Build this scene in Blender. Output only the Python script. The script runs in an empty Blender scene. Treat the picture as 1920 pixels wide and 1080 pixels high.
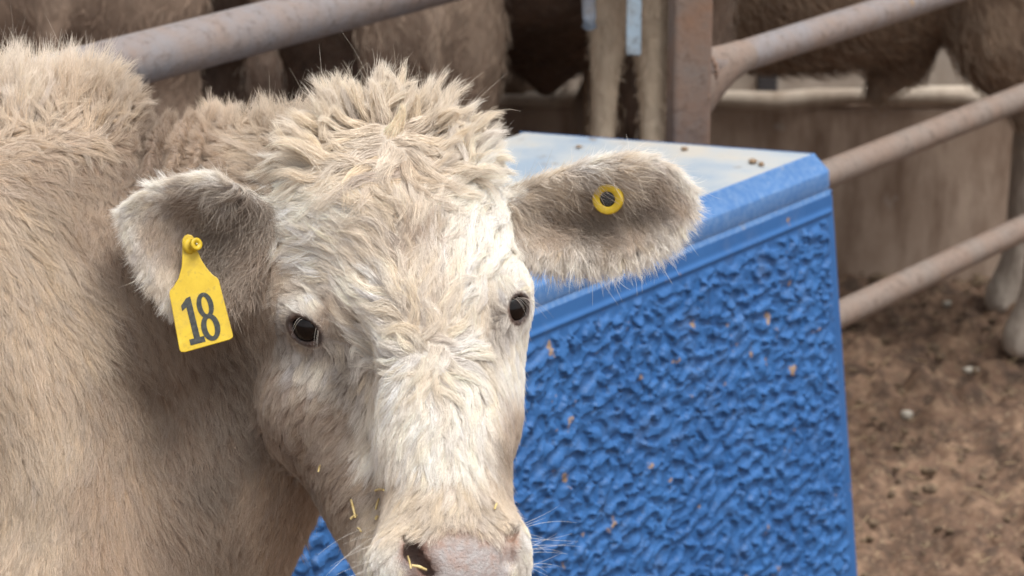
import bpy, math, random, os
import numpy as np
from mathutils import Vector, Matrix, kdtree
import openvdb

rng = np.random.default_rng(11)
random.seed(4)
R = math.radians
FUR = float(os.environ.get('FUR', '1'))          # fraction of the hairs to grow (1 = all)
scene = bpy.context.scene
COL = scene.collection

# ------------------------------------------------------------------ camera, sky, sun, exposure
PITCH, CAMH, LENS = R(17.0), 1.65, 100.0
FPX = LENS / 36.0 * 1920.0
CA, SA = math.cos(PITCH), math.sin(PITCH)
cam = bpy.data.cameras.new('camera')
cam.lens = LENS; cam.sensor_width = 36.0
cam.clip_start = 0.1; cam.clip_end = 2000.0
cam.dof.use_dof = True; cam.dof.focus_distance = 2.44
cam.dof.aperture_fstop = 11.0
cam_o = bpy.data.objects.new('camera', cam)
cam_o.location = (0, 0, CAMH); cam_o.rotation_euler = (math.pi / 2 - PITCH, 0, 0)
COL.objects.link(cam_o); scene.camera = cam_o

SUN_EL, SUN_AZ = R(70), R(132)                    # azimuth from +Y towards +X
world = bpy.data.worlds.new('World'); scene.world = world; world.use_nodes = True
wn = world.node_tree; wn.nodes.clear()
w_out = wn.nodes.new('ShaderNodeOutputWorld'); w_bg = wn.nodes.new('ShaderNodeBackground')
w_sky = wn.nodes.new('ShaderNodeTexSky'); w_sky.sky_type = 'NISHITA'; w_sky.sun_disc = False
w_sky.sun_elevation = SUN_EL; w_sky.sun_rotation = SUN_AZ
w_sky.air_density = 1.0; w_sky.dust_density = 4.0; w_sky.ozone_density = 1.0
w_hs = wn.nodes.new('ShaderNodeHueSaturation'); w_hs.inputs['Saturation'].default_value = 0.14
w_bg.inputs['Strength'].default_value = 0.145
wn.links.new(w_sky.outputs[0], w_hs.inputs['Color']); wn.links.new(w_hs.outputs[0], w_bg.inputs[0])
wn.links.new(w_bg.outputs[0], w_out.inputs[0])

sun = bpy.data.lights.new('sun', 'SUN'); sun.energy = 1.9; sun.angle = R(30); sun.color = (1.0, 0.965, 0.91)
sun_o = bpy.data.objects.new('sun', sun); COL.objects.link(sun_o)
sd = Vector((math.sin(SUN_AZ) * math.cos(SUN_EL), math.cos(SUN_AZ) * math.cos(SUN_EL), math.sin(SUN_EL)))
sun_o.rotation_euler = (-sd).to_track_quat('-Z', 'Y').to_euler(); sun_o.location = sd * 20

scene.view_settings.view_transform = 'Standard'; scene.view_settings.look = 'None'
scene.view_settings.exposure = 0.48; scene.view_settings.gamma = 1.0
scene.render.engine = 'CYCLES'
cy = scene.cycles
cy.use_denoising = True; cy.max_bounces = 10; cy.diffuse_bounces = 4; cy.glossy_bounces = 4; cy.transmission_bounces = 8
cy.sample_clamp_indirect = 4; cy.pixel_filter_type = 'BLACKMAN_HARRIS'; cy.filter_width = 1.6
scene.cycles_curves.shape = 'RIBBONS'; scene.cycles_curves.subdivisions = 2
scene.render.resolution_x = 1024; scene.render.resolution_y = 576

# ------------------------------------------------------------------ helpers
def tag(o, label=None, cat=None, group=None, kind=None):
    if label: o['label'] = label
    if cat: o['category'] = cat
    if group: o['group'] = group
    if kind: o['kind'] = kind
    return o

def ray(px, py):                                  # direction of a sight line; forward length 1
    a, b = (px - 960.0) / FPX, (540.0 - py) / FPX
    return np.array([a, CA + b * SA, -SA + b * CA])

def hit_z(px, py, z):
    d = ray(px, py); t = (z - CAMH) / d[2]
    return np.array([0, 0, CAMH]) + d * t

def hit_y(px, py, y):
    d = ray(px, py); t = y / d[1]
    return np.array([0, 0, CAMH]) + d * t

def empty(name, loc):
    o = bpy.data.objects.new(name, None); o.location = loc; o.empty_display_size = 0.1
    COL.objects.link(o); return o

def mesh_obj(name, verts, faces, mat, parent=None, smooth=True, base=None):
    verts = np.asarray(verts, dtype=float)
    if base is None:
        base = np.zeros(3) if parent is None else np.array(parent.matrix_world.translation if parent.parent is None else parent['_w'])
    me = bpy.data.meshes.new(name)
    me.from_pydata((verts - base).tolist(), [], [list(map(int, f)) for f in faces])
    if mat: me.materials.append(mat)
    if smooth: me.polygons.foreach_set('use_smooth', [True] * len(me.polygons))
    me.update()
    o = bpy.data.objects.new(name, me); COL.objects.link(o)
    if parent is None: o.location = base
    else: o.parent = parent
    return o

def place(o, loc):                                # remember the world base of an object for its children
    o.location = loc; bpy.context.view_layer.update(); return o

class MB:                                         # collects shapes into one mesh
    def __init__(s): s.v, s.f = [], []
    def add(s, v, f):
        n = len(s.v); s.v += [list(map(float, p)) for p in v]; s.f += [[i + n for i in q] for q in f]; return s
    def box(s, c, ax, h):                         # centre, 3 axes, half sizes
        c = np.array(c, float); ax = [np.array(a, float) for a in ax]
        v = [c + ax[0]*h[0]*i + ax[1]*h[1]*j + ax[2]*h[2]*k for i in (-1, 1) for j in (-1, 1) for k in (-1, 1)]
        return s.add(v, [[0,1,3,2],[4,6,7,5],[0,4,5,1],[2,3,7,6],[0,2,6,4],[1,5,7,3]])
    def tube(s, pts, rad, n=20, cap=True, wob=0.0):
        pts = [np.array(p, float) for p in pts]; m = len(pts)
        rad = [rad]*m if np.isscalar(rad) else rad
        v, f = [], []
        for i, p in enumerate(pts):
            t = pts[min(i+1, m-1)] - pts[max(i-1, 0)]; t /= np.linalg.norm(t)
            a = np.cross(t, [0, 0, 1.0]);
            if np.linalg.norm(a) < 1e-3: a = np.array([1.0, 0, 0])
            a /= np.linalg.norm(a); b = np.cross(a, t)
            for k in range(n):
                th = 2*math.pi*k/n; r = rad[i]*(1 + (wob*random.uniform(-1, 1) if wob else 0))
                v.append(p + r*(math.cos(th)*a + math.sin(th)*b))
        for i in range(m-1):
            for k in range(n):
                f.append([i*n+k, i*n+(k+1) % n, (i+1)*n+(k+1) % n, (i+1)*n+k])
        if cap:
            f.append(list(range(n))); f.append([(m-1)*n + k for k in range(n)][::-1])
        return s.add(v, f)
    def prism(s, poly, o, ex, ey, ez, d0, d1):    # polygon (2D) in plane o+ex*x+ey*y extruded along ez
        o, ex, ey, ez = [np.array(a, float) for a in (o, ex, ey, ez)]
        n = len(poly)
        v = [o + ex*p[0] + ey*p[1] + ez*d0 for p in poly] + [o + ex*p[0] + ey*p[1] + ez*d1 for p in poly]
        f = [list(range(n))[::-1], [n + i for i in range(n)]] + [[i, (i+1) % n, n+(i+1) % n, n+i] for i in range(n)]
        return s.add(v, f)
    def build(s, name, mat, parent=None, smooth=True, base=None):
        return mesh_obj(name, s.v, s.f, mat, parent, smooth, base)

def bevel(o, w, seg=3, ang=40):
    m = o.modifiers.new('bevel', 'BEVEL'); m.width = w; m.segments = seg; m.limit_method = 'ANGLE'; m.angle_limit = R(ang)
    return o

class NT:                                         # small node-tree builder
    def __init__(s, name):
        s.m = bpy.data.materials.new(name); s.m.use_nodes = True; s.t = s.m.node_tree
        s.p = s.t.nodes['Principled BSDF']; s.out = s.t.nodes['Material Output']
        s.co = s.n('ShaderNodeTexCoord')
    def n(s, k, **kw):
        x = s.t.nodes.new(k)
        for a, b in kw.items(): setattr(x, a, b)
        return x
    def l(s, a, b): s.t.links.new(a, b)
    def noise(s, scale, detail=4, rough=0.55, vec=None, dist=0.0):
        x = s.n('ShaderNodeTexNoise'); x.inputs['Scale'].default_value = scale; x.inputs['Detail'].default_value = detail
        x.inputs['Roughness'].default_value = rough; x.inputs['Distortion'].default_value = dist
        s.l(vec or s.co.outputs['Object'], x.inputs['Vector']); return x.outputs['Fac']
    def ramp(s, fac, stops):
        x = s.n('ShaderNodeValToRGB'); e = x.color_ramp.elements
        while len(e) < len(stops): e.new(0.5)
        for q, (p, c) in zip(e, stops): q.position = p; q.color = (*c, 1) if len(c) == 3 else c
        s.l(fac, x.inputs[0]); return x.outputs[0]
    def mix(s, fac, a, b):
        x = s.n('ShaderNodeMix', data_type='RGBA')
        for v, i in ((fac, 0), (a, 6), (b, 7)):
            if hasattr(v, 'is_linked'): s.l(v, x.inputs[i])
            else: x.inputs[i].default_value = v if i == 0 else (*v, 1)
        return x.outputs[2]
    def bump(s, h, strength=0.5, dist=0.01, normal=None):
        x = s.n('ShaderNodeBump'); x.inputs['Strength'].default_value = strength; x.inputs['Distance'].default_value = dist
        s.l(h, x.inputs['Height'])
        if normal: s.l(normal, x.inputs['Normal'])
        return x.outputs[0]
    def set(s, **kw):
        for k, v in kw.items():
            k = k.replace('_', ' ')
            i = s.p.inputs[k]
            if hasattr(v, 'is_linked'): s.l(v, i)
            else: i.default_value = v if not isinstance(v, tuple) else ((*v, 1) if len(v) == 3 else v)
        return s
g = lambda v: (v, v, v)

def fft_noise(shape, lam_px, bw, seed, ax=1.0):           # band-limited random field
    r = np.random.default_rng(seed).standard_normal(shape)
    ky = np.fft.fftfreq(shape[0])[:, None]; kx = np.fft.fftfreq(shape[1])[None]
    k = np.hypot(kx/ax, ky); k0 = 1.0/lam_px
    x = np.fft.ifft2(np.fft.fft2(r)*np.exp(-((k-k0)/(k0*bw))**2)).real
    return x/x.std()

def smooth01(x, a, b):
    t = np.clip((x-a)/(b-a), 0, 1); return t*t*(3-2*t)

# ------------------------------------------------------------------ ground
def build_ground():
    def axis(lo, hi, step, far):
        a = list(np.arange(lo, hi+1e-6, step)); d = step
        while a[-1] < far: d *= 1.35; a.append(a[-1]+d)
        d = step
        while a[0] > -far: d *= 1.35; a.insert(0, a[0]-d)
        return np.array(a)
    X = axis(-0.6, 1.4, 0.0075, 400); Y = axis(3.2, 5.8, 0.0075, 400)
    nx, ny = len(X), len(Y)
    fx = np.clip(np.searchsorted(X, X), 0, nx)
    z = np.zeros((ny, nx))
    near = (X[None] > -1.5) & (X[None] < 2.5) & (Y[:, None] > 2.2) & (Y[:, None] < 6.5)
    n1 = fft_noise((ny, nx), 42, 0.6, 1); n2 = fft_noise((ny, nx), 14, 0.5, 2); n3 = fft_noise((ny, nx), 6, 0.5, 3)
    h = 0.012*n1 + 0.024*np.abs(n2)*(0.6+0.4*np.tanh(n1)) + 0.008*np.abs(n3) + 0.003*fft_noise((ny, nx), 3.2, 0.4, 9)
    h = h + 0.02*np.maximum(0, fft_noise((ny, nx), 24, 0.6, 7)-0.6)
    z = np.where(near, h*0.6, 0.0) - 0.018
    XX, YY = np.meshgrid(X, Y)
    v = np.stack([XX, YY, z], -1).reshape(-1, 3)
    i = np.arange(ny*nx).reshape(ny, nx)
    f = np.stack([i[:-1, :-1], i[:-1, 1:], i[1:, 1:], i[1:, :-1]], -1).reshape(-1, 4)
    m = NT('trampled_dirt')
    a = m.noise(14, 7, 0.66); b = m.noise(34, 6, 0.68); c = m.noise(110, 4, 0.7)
    col = m.ramp(a, [(0.32, (0.045, 0.025, 0.015)), (0.5, (0.155, 0.090, 0.056)), (0.68, (0.27, 0.172, 0.11))])
    col = m.mix(m.ramp(b, [(0.46, g(0)), (0.60, g(0.68))]), col, (0.05, 0.030, 0.019))
    col = m.mix(m.ramp(c, [(0.58, g(0)), (0.68, g(0.85))]), col, (0.36, 0.27, 0.17))
    m.set(Base_Color=col, Roughness=0.85, Normal=m.bump(b, 0.6, 0.012, m.bump(c, 0.4, 0.004)))
    o = mesh_obj('ground', v, f, m.m); tag(o, kind='structure')
build_ground()

def rock(c, r, sq=0.7, seed=0):
    rr = np.random.default_rng(seed)
    V, F = [], []
    nu, nv = 12, 7
    ph = rr.uniform(0, 6.28, 6); ax = np.array([1, rr.uniform(0.55, 0.9), sq])
    for j in range(nv+1):
        th = math.pi*j/nv
        for i in range(nu):
            p = 2*math.pi*i/nu
            d = np.array([math.sin(th)*math.cos(p), math.sin(th)*math.sin(p), math.cos(th)])
            k = 1 + 0.16*math.sin(3*d[0]+ph[0]) + 0.14*math.sin(4*d[1]+ph[1]) + 0.12*math.sin(5*d[2]+ph[2])
            V.append(np.array(c) + r*k*d*ax)
    for j in range(nv):
        for i in range(nu): F.append([j*nu+i, j*nu+(i+1) % nu, (j+1)*nu+(i+1) % nu, (j+1)*nu+i])
    return V, F

def build_litter():
    stone_m = NT('pale_stone').set(Roughness=0.7)
    stone_m.set(Base_Color=stone_m.ramp(stone_m.noise(60), [(0.3, (0.34, 0.30, 0.24)), (0.7, (0.58, 0.53, 0.45))]))
    spec = [(1820, 697, 0.012, 'white pebble lying alone on the brown dirt behind the blue box'),
            (1633, 886, 0.013, 'pale flat stone on the dirt close to the right edge of the blue box'),
            (1700, 780, 0.012, 'grey white stone chip half sunk in the dirt between pebble and blue box'),
            (1775, 572, 0.009, 'small pale chip on dirt below the lowest fence rail')]
    for k, (px, py, r, lab) in enumerate(spec):
        p = hit_z(px, py, 0.0)
        v, f = rock(p + [0, 0, 0.003], r, 0.55, k)
        o = mesh_obj('stone', v, f, stone_m.m, base=p); tag(o, lab, 'stone', 'pale stones on the dirt')
    dung = NT('dry_dung'); dung.set(Base_Color=dung.ramp(dung.noise(90), [(0.35, (0.07, 0.045, 0.028)), (0.7, (0.20, 0.14, 0.085))]), Roughness=0.9)
    mb = MB(); rr = np.random.default_rng(5)
    for k in range(700):
        x, y = rr.uniform(0.1, 1.3), rr.uniform(3.6, 5.6); r = rr.uniform(0.0025, 0.0075)
        mb.add(*rock((x, y, 0.004), r, 0.6, 100+k))
    for k in range(160):
        x, y = rr.uniform(0.1, 1.3), rr.uniform(3.6, 5.5); r = rr.uniform(0.007, 0.017)
        mb.add(*rock((x, y, -0.002), r, 0.55, 900+k))
    o = mb.build('ground_litter', dung.m); tag(o, 'crumbs and clods of dry dung scattered over the dirt', 'litter', kind='stuff')
    pale = NT('trodden_straw').set(Base_Color=(0.34, 0.25, 0.145), Roughness=0.7).m
    mb = MB()
    for k in range(380):
        x, y = rr.uniform(0.1, 1.3), rr.uniform(3.6, 5.6); a = rr.uniform(0, 3.14); L = rr.uniform(0.008, 0.04)
        d = np.array([math.cos(a), math.sin(a), rr.uniform(-0.2, 0.35)])*L/2; c = np.array([x, y, 0.003])
        mb.tube([c-d, c+d], 0.0010, 5)
    o = mb.build('straw_litter', pale); tag(o, 'chopped pale straw trodden into the dirt', 'straw', kind='stuff')
build_litter()

# ------------------------------------------------------------------ concrete bunk behind the pen
def concrete(name, c0, c1, stain):
    m = NT(name); s = m.n('ShaderNodeMapping'); s.inputs['Scale'].default_value = (1, 1, 0.25); m.l(m.co.outputs['Object'], s.inputs[0])
    a = m.noise(7, 6, 0.6); b = m.noise(16, 5, 0.6, s.outputs[0]); c = m.noise(120, 3)
    w = m.noise(11, 3, 0.5)
    col = m.ramp(a, [(0.3, c0), (0.7, c1)])
    col = m.mix(m.ramp(b, [(0.45, g(0)), (0.66, g(0.85))]), col, stain)
    col = m.mix(m.ramp(w, [(0.68, g(0)), (0.75, g(0.7))]), col, (0.5, 0.46, 0.42))
    m.set(Base_Color=col, Roughness=0.85, Normal=m.bump(c, 0.3, 0.003)); return m.m

def build_bunk():
    y0 = hit_z(1750, 528, 0.0)[1]
    zt = hit_y(1600, 186, y0)[2]
    lower = concrete('stained_concrete', (0.37, 0.268, 0.20), (0.54, 0.42, 0.33), (0.20, 0.128, 0.086))
    up = concrete('grey_concrete', (0.34, 0.30, 0.26), (0.43, 0.385, 0.335), (0.28, 0.24, 0.2))
    cap = concrete('dusty_ledge', (0.52, 0.43, 0.345), (0.66, 0.57, 0.47), (0.36, 0.27, 0.2))
    r = empty('feed_bunk', (0, y0+0.1, 0)); bpy.context.view_layer.update()
    o = MB().box((0.6, y0+0.12, zt/2-0.03), np.eye(3), (4.5, 0.07, zt/2)).build('front_wall', lower, r, False); bevel(o, 0.01)
    m = MB(); n = 120
    pts = [(-3.9 + 9*i/n, y0+0.06 + 0.005*math.sin(i*1.7), zt-0.012 + 0.005*math.sin(i*0.83)+0.003*math.sin(i*2.1)) for i in range(n+1)]
    m.tube(pts, [0.0185 + 0.003*math.sin(i*1.3) for i in range(n+1)], 16)
    m.build('ledge', cap, r)
    o = MB().box((0.6, y0+0.62, 0.55), np.eye(3), (4.5, 0.08, 0.62)).build('back_wall', up, r, False); bevel(o, 0.01)
    o = MB().box((0.6, y0+0.37, 0.06), np.eye(3), (4.5, 0.165, 0.09)).build('trough_floor', lower, r, False)
    tag(r, 'low concrete feed bunk with stained front wall and dusty ledge behind the cattle', 'feed bunk')
    # small dark upright plate before the back wall
    p = hit_y(1441, 150, y0+0.5)
    dark = NT('matt_dark').set(Base_Color=(0.035, 0.035, 0.04), Roughness=0.7).m
    o = MB().box((p[0], y0+0.53, p[2]-0.03), np.eye(3), (0.022, 0.008, 0.05)).build('dark_plate', dark, r, False); bevel(o, 0.006)
    # mound of feed on the ledge
    c = hit_y(945, 188, y0+0.07)
    feed = NT('damp_feed'); feed.set(Base_Color=feed.ramp(feed.noise(40, 5), [(0.3, (0.13, 0.085, 0.055)), (0.7, (0.27, 0.19, 0.13))]), Roughness=0.9)
    V, F = rock((c[0], y0+0.09, zt), 0.075, 0.62, 31)
    o = mesh_obj('feed_heap', V, F, feed.m, base=np.array([c[0], y0+0.09, zt])); tag(o, 'rounded brown heap of feed on the concrete ledge beside the calf\'s topknot', 'feed')
    return y0, zt
BUNK_Y, BUNK_Z = build_bunk()

# ------------------------------------------------------------------ pipe fences
def rusty(name, base, rust, amt=0.5, rough=0.55, metal=0.0):
    m = NT(name)
    a = m.noise(14, 6, 0.65); b = m.noise(70, 5, 0.7); c = m.noise(230, 3)
    col = m.mix(m.ramp(a, [(0.5-amt*0.3, g(0)), (0.75-amt*0.2, g(1))]), base, rust)
    col = m.mix(m.ramp(b, [(0.52, g(0)), (0.68, g(0.75))]), col, tuple(x*0.5 for x in rust))
    col = m.mix(m.ramp(m.noise(26, 3, 0.5), [(0.70, g(0)), (0.76, g(0.8))]), col, (0.33, 0.22, 0.13))
    m.set(Base_Color=col, Roughness=rough, Metallic=metal, Normal=m.bump(b, 0.45, 0.003, m.bump(c, 0.3, 0.0015)))
    return m.m

def build_fences():
    pipe_m = rusty('weathered_pipe', (0.215, 0.197, 0.20), (0.235, 0.175, 0.145), 0.35, 0.42)
    pipe_w = rusty('dusty_pipe', (0.215, 0.175, 0.15), (0.225, 0.16, 0.125), 0.45, 0.6)
    post_m = rusty('rusted_post', (0.17, 0.132, 0.112), (0.20, 0.115, 0.075), 0.5, 0.65)
    hA, hB = hit_z(1560, 322, 0.60), hit_z(1920, 180, 0.60)
    d = (hB-hA); d /= np.linalg.norm(d)
    px_, pz = hit_z(1290, 100, 0.8), 0
    pb = hA - d*((hA[0]-0.236)/d[0]); pb = pb*1.028; pb[2] = 0.0    # the post stands on the rails' line
    r = empty('pipe_fence', (pb[0], pb[1], 0)); bpy.context.view_layer.update()
    sq = np.array([d[0], d[1], 0]); sn = np.array([-d[1], d[0], 0])
    # square post turned a little so one face looks at us
    a = R(8); e1 = np.array([math.cos(a), math.sin(a), 0]); e2 = np.array([-math.sin(a), math.cos(a), 0])
    o = MB().box((pb[0], pb[1], 0.72), (e1, e2, (0, 0, 1)), (0.0265, 0.0265, 0.78)).build('post', post_m, r, False); bevel(o, 0.006)
    def level(px, py):                              # rail height where its sight line meets the fence plane
        dd = ray(px, py); n = sn; t = np.dot(pb - np.array([0, 0, CAMH]), n)/np.dot(dd, n)
        return (np.array([0, 0, CAMH]) + dd*t)[2]
    for (px, py, mat, rad) in ((1560, 52, pipe_m, 0.0225), (1740, 252, pipe_w, 0.0215), (1750, 507, pipe_w, 0.0215), (1750, 780, None, 0.0215)):
        if mat is None: continue
        z = level(px, py)
        st = pb + d*0.02; P = [st + d*t + np.array([0, 0, z]) for t in np.linspace(0, 2.6, 40)]
        rl = MB().tube(P, rad, 28).build('rail', mat, r)
        wb = [st + d*0.012 + np.array([0, 0, z]) + (rad+0.001)*(math.cos(t)*sn + math.sin(t)*np.array([0, 0, 1.0])) for t in np.linspace(0, 6.283, 40)]
        MB().tube(wb, [0.0035 + 0.0012*math.sin(i*2.3) for i in range(40)], 8).build('weld', post_m, r)
        if mat is pipe_m:                           # weld gusset under the top rail
            gm = MB(); nn_ = 28; V, F = [], []
            prof = [(0.012, 0.030, -0.082, 0.024), (0.035, 0.0285, -0.070, 0.0245), (0.065, 0.026, -0.048, 0.0245), (0.095, 0.0243, -0.032, 0.0243), (0.13, 0.0236, -0.0236, 0.0236), (0.15, 0.0215, -0.0215, 0.0215)]
            for (t, zt_, zb_, w_) in prof:
                for k in range(nn_):
                    th = 2*math.pi*k/nn_
                    V.append(pb + d*t + np.array([0, 0, z + (zt_+zb_)/2 + (zt_-zb_)/2*math.sin(th)]) + sn*w_*math.cos(th))
            for q in range(len(prof)-1):
                for k in range(nn_): F.append([q*nn_+k, q*nn_+(k+1) % nn_, (q+1)*nn_+(k+1) % nn_, (q+1)*nn_+k])
            gm.add(V, F).build('gusset', pipe_w, r)
    # far end post, out of the picture
    fe = pb + d*2.6
    MB().box((fe[0], fe[1], 0.72), (e1, e2, (0, 0, 1)), (0.031, 0.031, 0.78)).build('post', post_m, r, False)
    tag(r, 'rusty pipe fence with square post and three slanting rails behind the blue box', 'fence', 'pipe fences')
    # the thicker rail behind the calf's back
    zL = 0.877
    A, B = hit_z(300, 100, zL), hit_z(740, -13, zL)
    dl = B-A; dl /= np.linalg.norm(dl)
    end = A + dl*((0.292-A[0])/dl[0])
    r2 = empty('pipe_fence', (end[0], end[1], 0)); bpy.context.view_layer.update()
    L0 = A - dl*1.9
    MB().tube([L0 + (end-L0)*t for t in np.linspace(0, 1, 40)], 0.0335, 32).build('rail', pipe_m, r2)
    for q in (end, L0):
        o = MB().box((q[0], q[1], 0.6), (e1, e2, (0, 0, 1)), (0.025, 0.025, 0.62)).build('post', post_m, r2, False); bevel(o, 0.005)
    tag(r2, 'thick grey steel pipe rail running behind the pale calf\'s back and neck', 'fence', 'pipe fences')
    # galvanised bars hanging beside the square post
    galv = rusty('blue_grey_paint', (0.36, 0.45, 0.53), (0.28, 0.27, 0.26), 0.15, 0.5)
    gdark = rusty('blue_grey_worn', (0.15, 0.19, 0.25), (0.2, 0.18, 0.17), 0.25, 0.5)
    yb = pb[1] + 0.02
    r3 = empty('gate_hanger', hit_y(1190, -60, yb)); bpy.context.view_layer.update()
    t1, b1 = hit_y(1186, -90, yb), hit_y(1192, 104, yb)
    o = MB().box((t1+b1)/2, ((1, 0, 0), (0, 1, 0), (0, 0, 1)), (0.0105, 0.004, (t1[2]-b1[2])/2)).build('flat_bar', galv, r3, False); bevel(o, 0.003)
    t2, b2 = hit_y(1100, -90, yb), hit_y(1105, 50, yb)
    MB().tube([t2, b2+[0, 0, 0.012], b2, b2-[0, 0, 0.004]], [0.0095, 0.0095, 0.011, 0.006], 16).build('hanging_pipe', gdark, r3)
    o = MB().box(((t2[0]+pb[0])/2, yb, t1[2]-0.004), np.eye(3), ((pb[0]-t2[0])/2+0.02, 0.006, 0.012)).build('cross_bar', galv, r3, False)
    tag(r3, 'blue grey painted bars hanging down left of the square rusty post', 'gate hanger')
    return pb
POST = build_fences()

# ------------------------------------------------------------------ blue box
def bevel_free(o):
    m = o.modifiers.new('edges', 'EDGE_SPLIT'); m.split_angle = R(24); return o

def build_box():
    ZT = 0.715
    C = hit_z(1567, 288, ZT); Fp = hit_z(1012, 503, ZT)       # two points of the front top edge
    d = (Fp-C); L0 = np.linalg.norm(d); d /= L0               # towards the near left end
    n = np.array([-d[1], d[0], 0.0]);
    if n[1] > 0: n = -n                                       # outward, to the camera's side
    L = 1.16
    Bk = hit_z(992, 243, ZT)
    W = -np.dot(Bk-C, n); skew = np.dot(Bk-C, d)              # top width and skew of the far end
    Wv = -n*W + d*skew
    up = np.array([0, 0, 1.0])
    blue = NT('blue_plastic')
    at = blue.n('ShaderNodeAttribute', attribute_name='dirt')  # mask of the painted groove shade
    sp = blue.noise(34, 3, 0.5); sp2 = blue.noise(9, 4, 0.6); fine = blue.noise(300, 3)
    col = blue.ramp(sp2, [(0.3, (0.020, 0.100, 0.29)), (0.7, (0.033, 0.138, 0.37))])
    dust = blue.noise(22, 5, 0.65)
    col = blue.mix(blue.ramp(dust, [(0.55, g(0)), (0.8, g(0.22))]), col, (0.22, 0.27, 0.36))
    col = blue.mix(blue.ramp(sp, [(0.685, g(0)), (0.72, g(0.9))]), col, (0.33, 0.215, 0.12))
    col = blue.mix(at.outputs['Fac'], col, (0.03, 0.045, 0.075))  # groove edges tinted dark blue, shade put into the colour
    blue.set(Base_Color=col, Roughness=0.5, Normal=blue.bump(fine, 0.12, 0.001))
    blue.p.inputs['Specular IOR Level'].default_value = 0.45
    rimm = NT('blue_rim'); sp = rimm.noise(30, 4, 0.6); q = rimm.noise(120, 4, 0.6)
    col = rimm.ramp(rimm.noise(8, 4), [(0.3, (0.026, 0.122, 0.34)), (0.7, (0.042, 0.16, 0.41))])
    col = rimm.mix(rimm.ramp(sp, [(0.64, g(0)), (0.76, g(0.6))]), col, (0.26, 0.24, 0.2)); col = rimm.mix(rimm.ramp(q, [(0.4, g(0.10)), (0.7, g(0.34))]), col, (0.30, 0.42, 0.58))
    rimm.set(Base_Color=col, Roughness=0.4, Normal=rimm.bump(q, 0.08, 0.001))
    lid = NT('dusty_lid'); a = lid.noise(7, 5, 0.6); b = lid.noise(26, 5, 0.65)
    col = lid.ramp(a, [(0.36, (0.27, 0.34, 0.42)), (0.5, (0.39, 0.42, 0.44)), (0.62, (0.47, 0.445, 0.40))])
    col = lid.mix(lid.ramp(b, [(0.62, g(0)), (0.7, g(0.7))]), col, (0.20, 0.15, 0.11))
    lid.set(Base_Color=col, Roughness=0.38, Normal=lid.bump(b, 0.1, 0.002))
    base = np.array([C[0]+d[0]*L/2, C[1]+d[1]*L/2, 0])
    r = empty('cattle_waterer', base); bpy.context.view_layer.update()
    # --- front panel with moulded relief
    st = 0.0019; zp0, zp1 = 0.10, ZT-0.052
    ns, nz = int(L/st), int((zp1-zp0)/st)
    S, Z = np.meshgrid(np.arange(ns+1)*L/ns, zp0 + (zp1-zp0)*np.arange(nz+1)/nz)
    n1 = fft_noise(S.shape, 0.020/st, 0.26, 21, 0.72); n2 = fft_noise(S.shape, 0.0085/st, 0.45, 22); n3 = fft_noise(S.shape, 0.05/st, 0.7, 23); n4 = fft_noise(S.shape, 0.0045/st, 0.4, 24); n5 = fft_noise(S.shape, 0.026/st, 0.5, 25, 0.7)
    f = n1 + 0.24*n2 + 0.22*n3
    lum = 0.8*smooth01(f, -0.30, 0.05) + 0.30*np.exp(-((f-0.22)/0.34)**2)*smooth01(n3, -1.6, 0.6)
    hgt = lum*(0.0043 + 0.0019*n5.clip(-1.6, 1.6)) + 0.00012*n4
    gz = np.gradient(f, axis=0)
    edge = smooth01(S, 0.028, 0.043)*smooth01(Z, 0, 0.01)*smooth01(zp1-0.026-Z, 0.002, 0.016)
    h = hgt*edge
    line = np.exp(-((zp1-0.022-Z)/0.0035)**2)*smooth01(S, 0.012, 0.03)*0.003
    h = h + line
    taper = 0.075*(ZT-Z)                                       # draft of the moulded side
    P = C + d*S[..., None] + n*(h+taper)[..., None] - d*(0.062*(ZT-Z))[..., None]*(1-S[..., None]/L)
    cr = np.clip(0.022-S, 0, 0.022); P = P - n*(0.022-np.sqrt(np.maximum(0.022**2-cr**2, 0)))[..., None]
    P[..., 2] = Z
    v = P.reshape(-1, 3); i = np.arange(v.shape[0]).reshape(S.shape)
    fc = np.stack([i[:-1, :-1], i[1:, :-1], i[1:, 1:], i[:-1, 1:]], -1).reshape(-1, 4)
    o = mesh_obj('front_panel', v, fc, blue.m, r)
    dirt = (np.exp(-((f+0.38)/0.13)**2)*edge*0.7*smooth01(n3, -1.2, 0.8)).reshape(-1)  # dark band along the groove edges, painted shade between the flakes
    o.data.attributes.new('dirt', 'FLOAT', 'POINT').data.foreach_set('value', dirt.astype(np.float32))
    # --- rim: swept profile along front edge
    prof = [(-0.0218, -0.004), (-0.0216, 0.0014), (-0.0195, 0.0012), (-0.0185, 0.0002), (-0.0178, -0.0016), (-0.0015, -0.0198), (-0.0005, -0.0208), (0.0002, -0.0225), (0.0014, -0.0425), (0.0010, -0.0440), (-0.0004, -0.0448), (0.0030, -0.052), (0.0035, -0.053), (0.0, -0.056)]
    def sweep(prof, path, name, mat, nrm, closed=False):
        V, F = [], []
        for k, p in enumerate(path):
            for (a, b) in prof: V.append(p + nrm[k]*a + up*b)
        m = len(prof)
        for k in range(len(path)-1):
            for j in range(m-1): F.append([k*m+j, k*m+j+1, (k+1)*m+j+1, (k+1)*m+j])
        return bevel_free(mesh_obj(name, V, F, mat, r))
    rc = 0.022
    path, nr = [], []
    e = Wv/np.linalg.norm(Wv)
    ne = -d                                                     # outward of the far end
    # around: near left -> far right corner -> along far end
    for t in np.linspace(L, rc, 60): path.append(C + d*t); nr.append(n)
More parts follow.
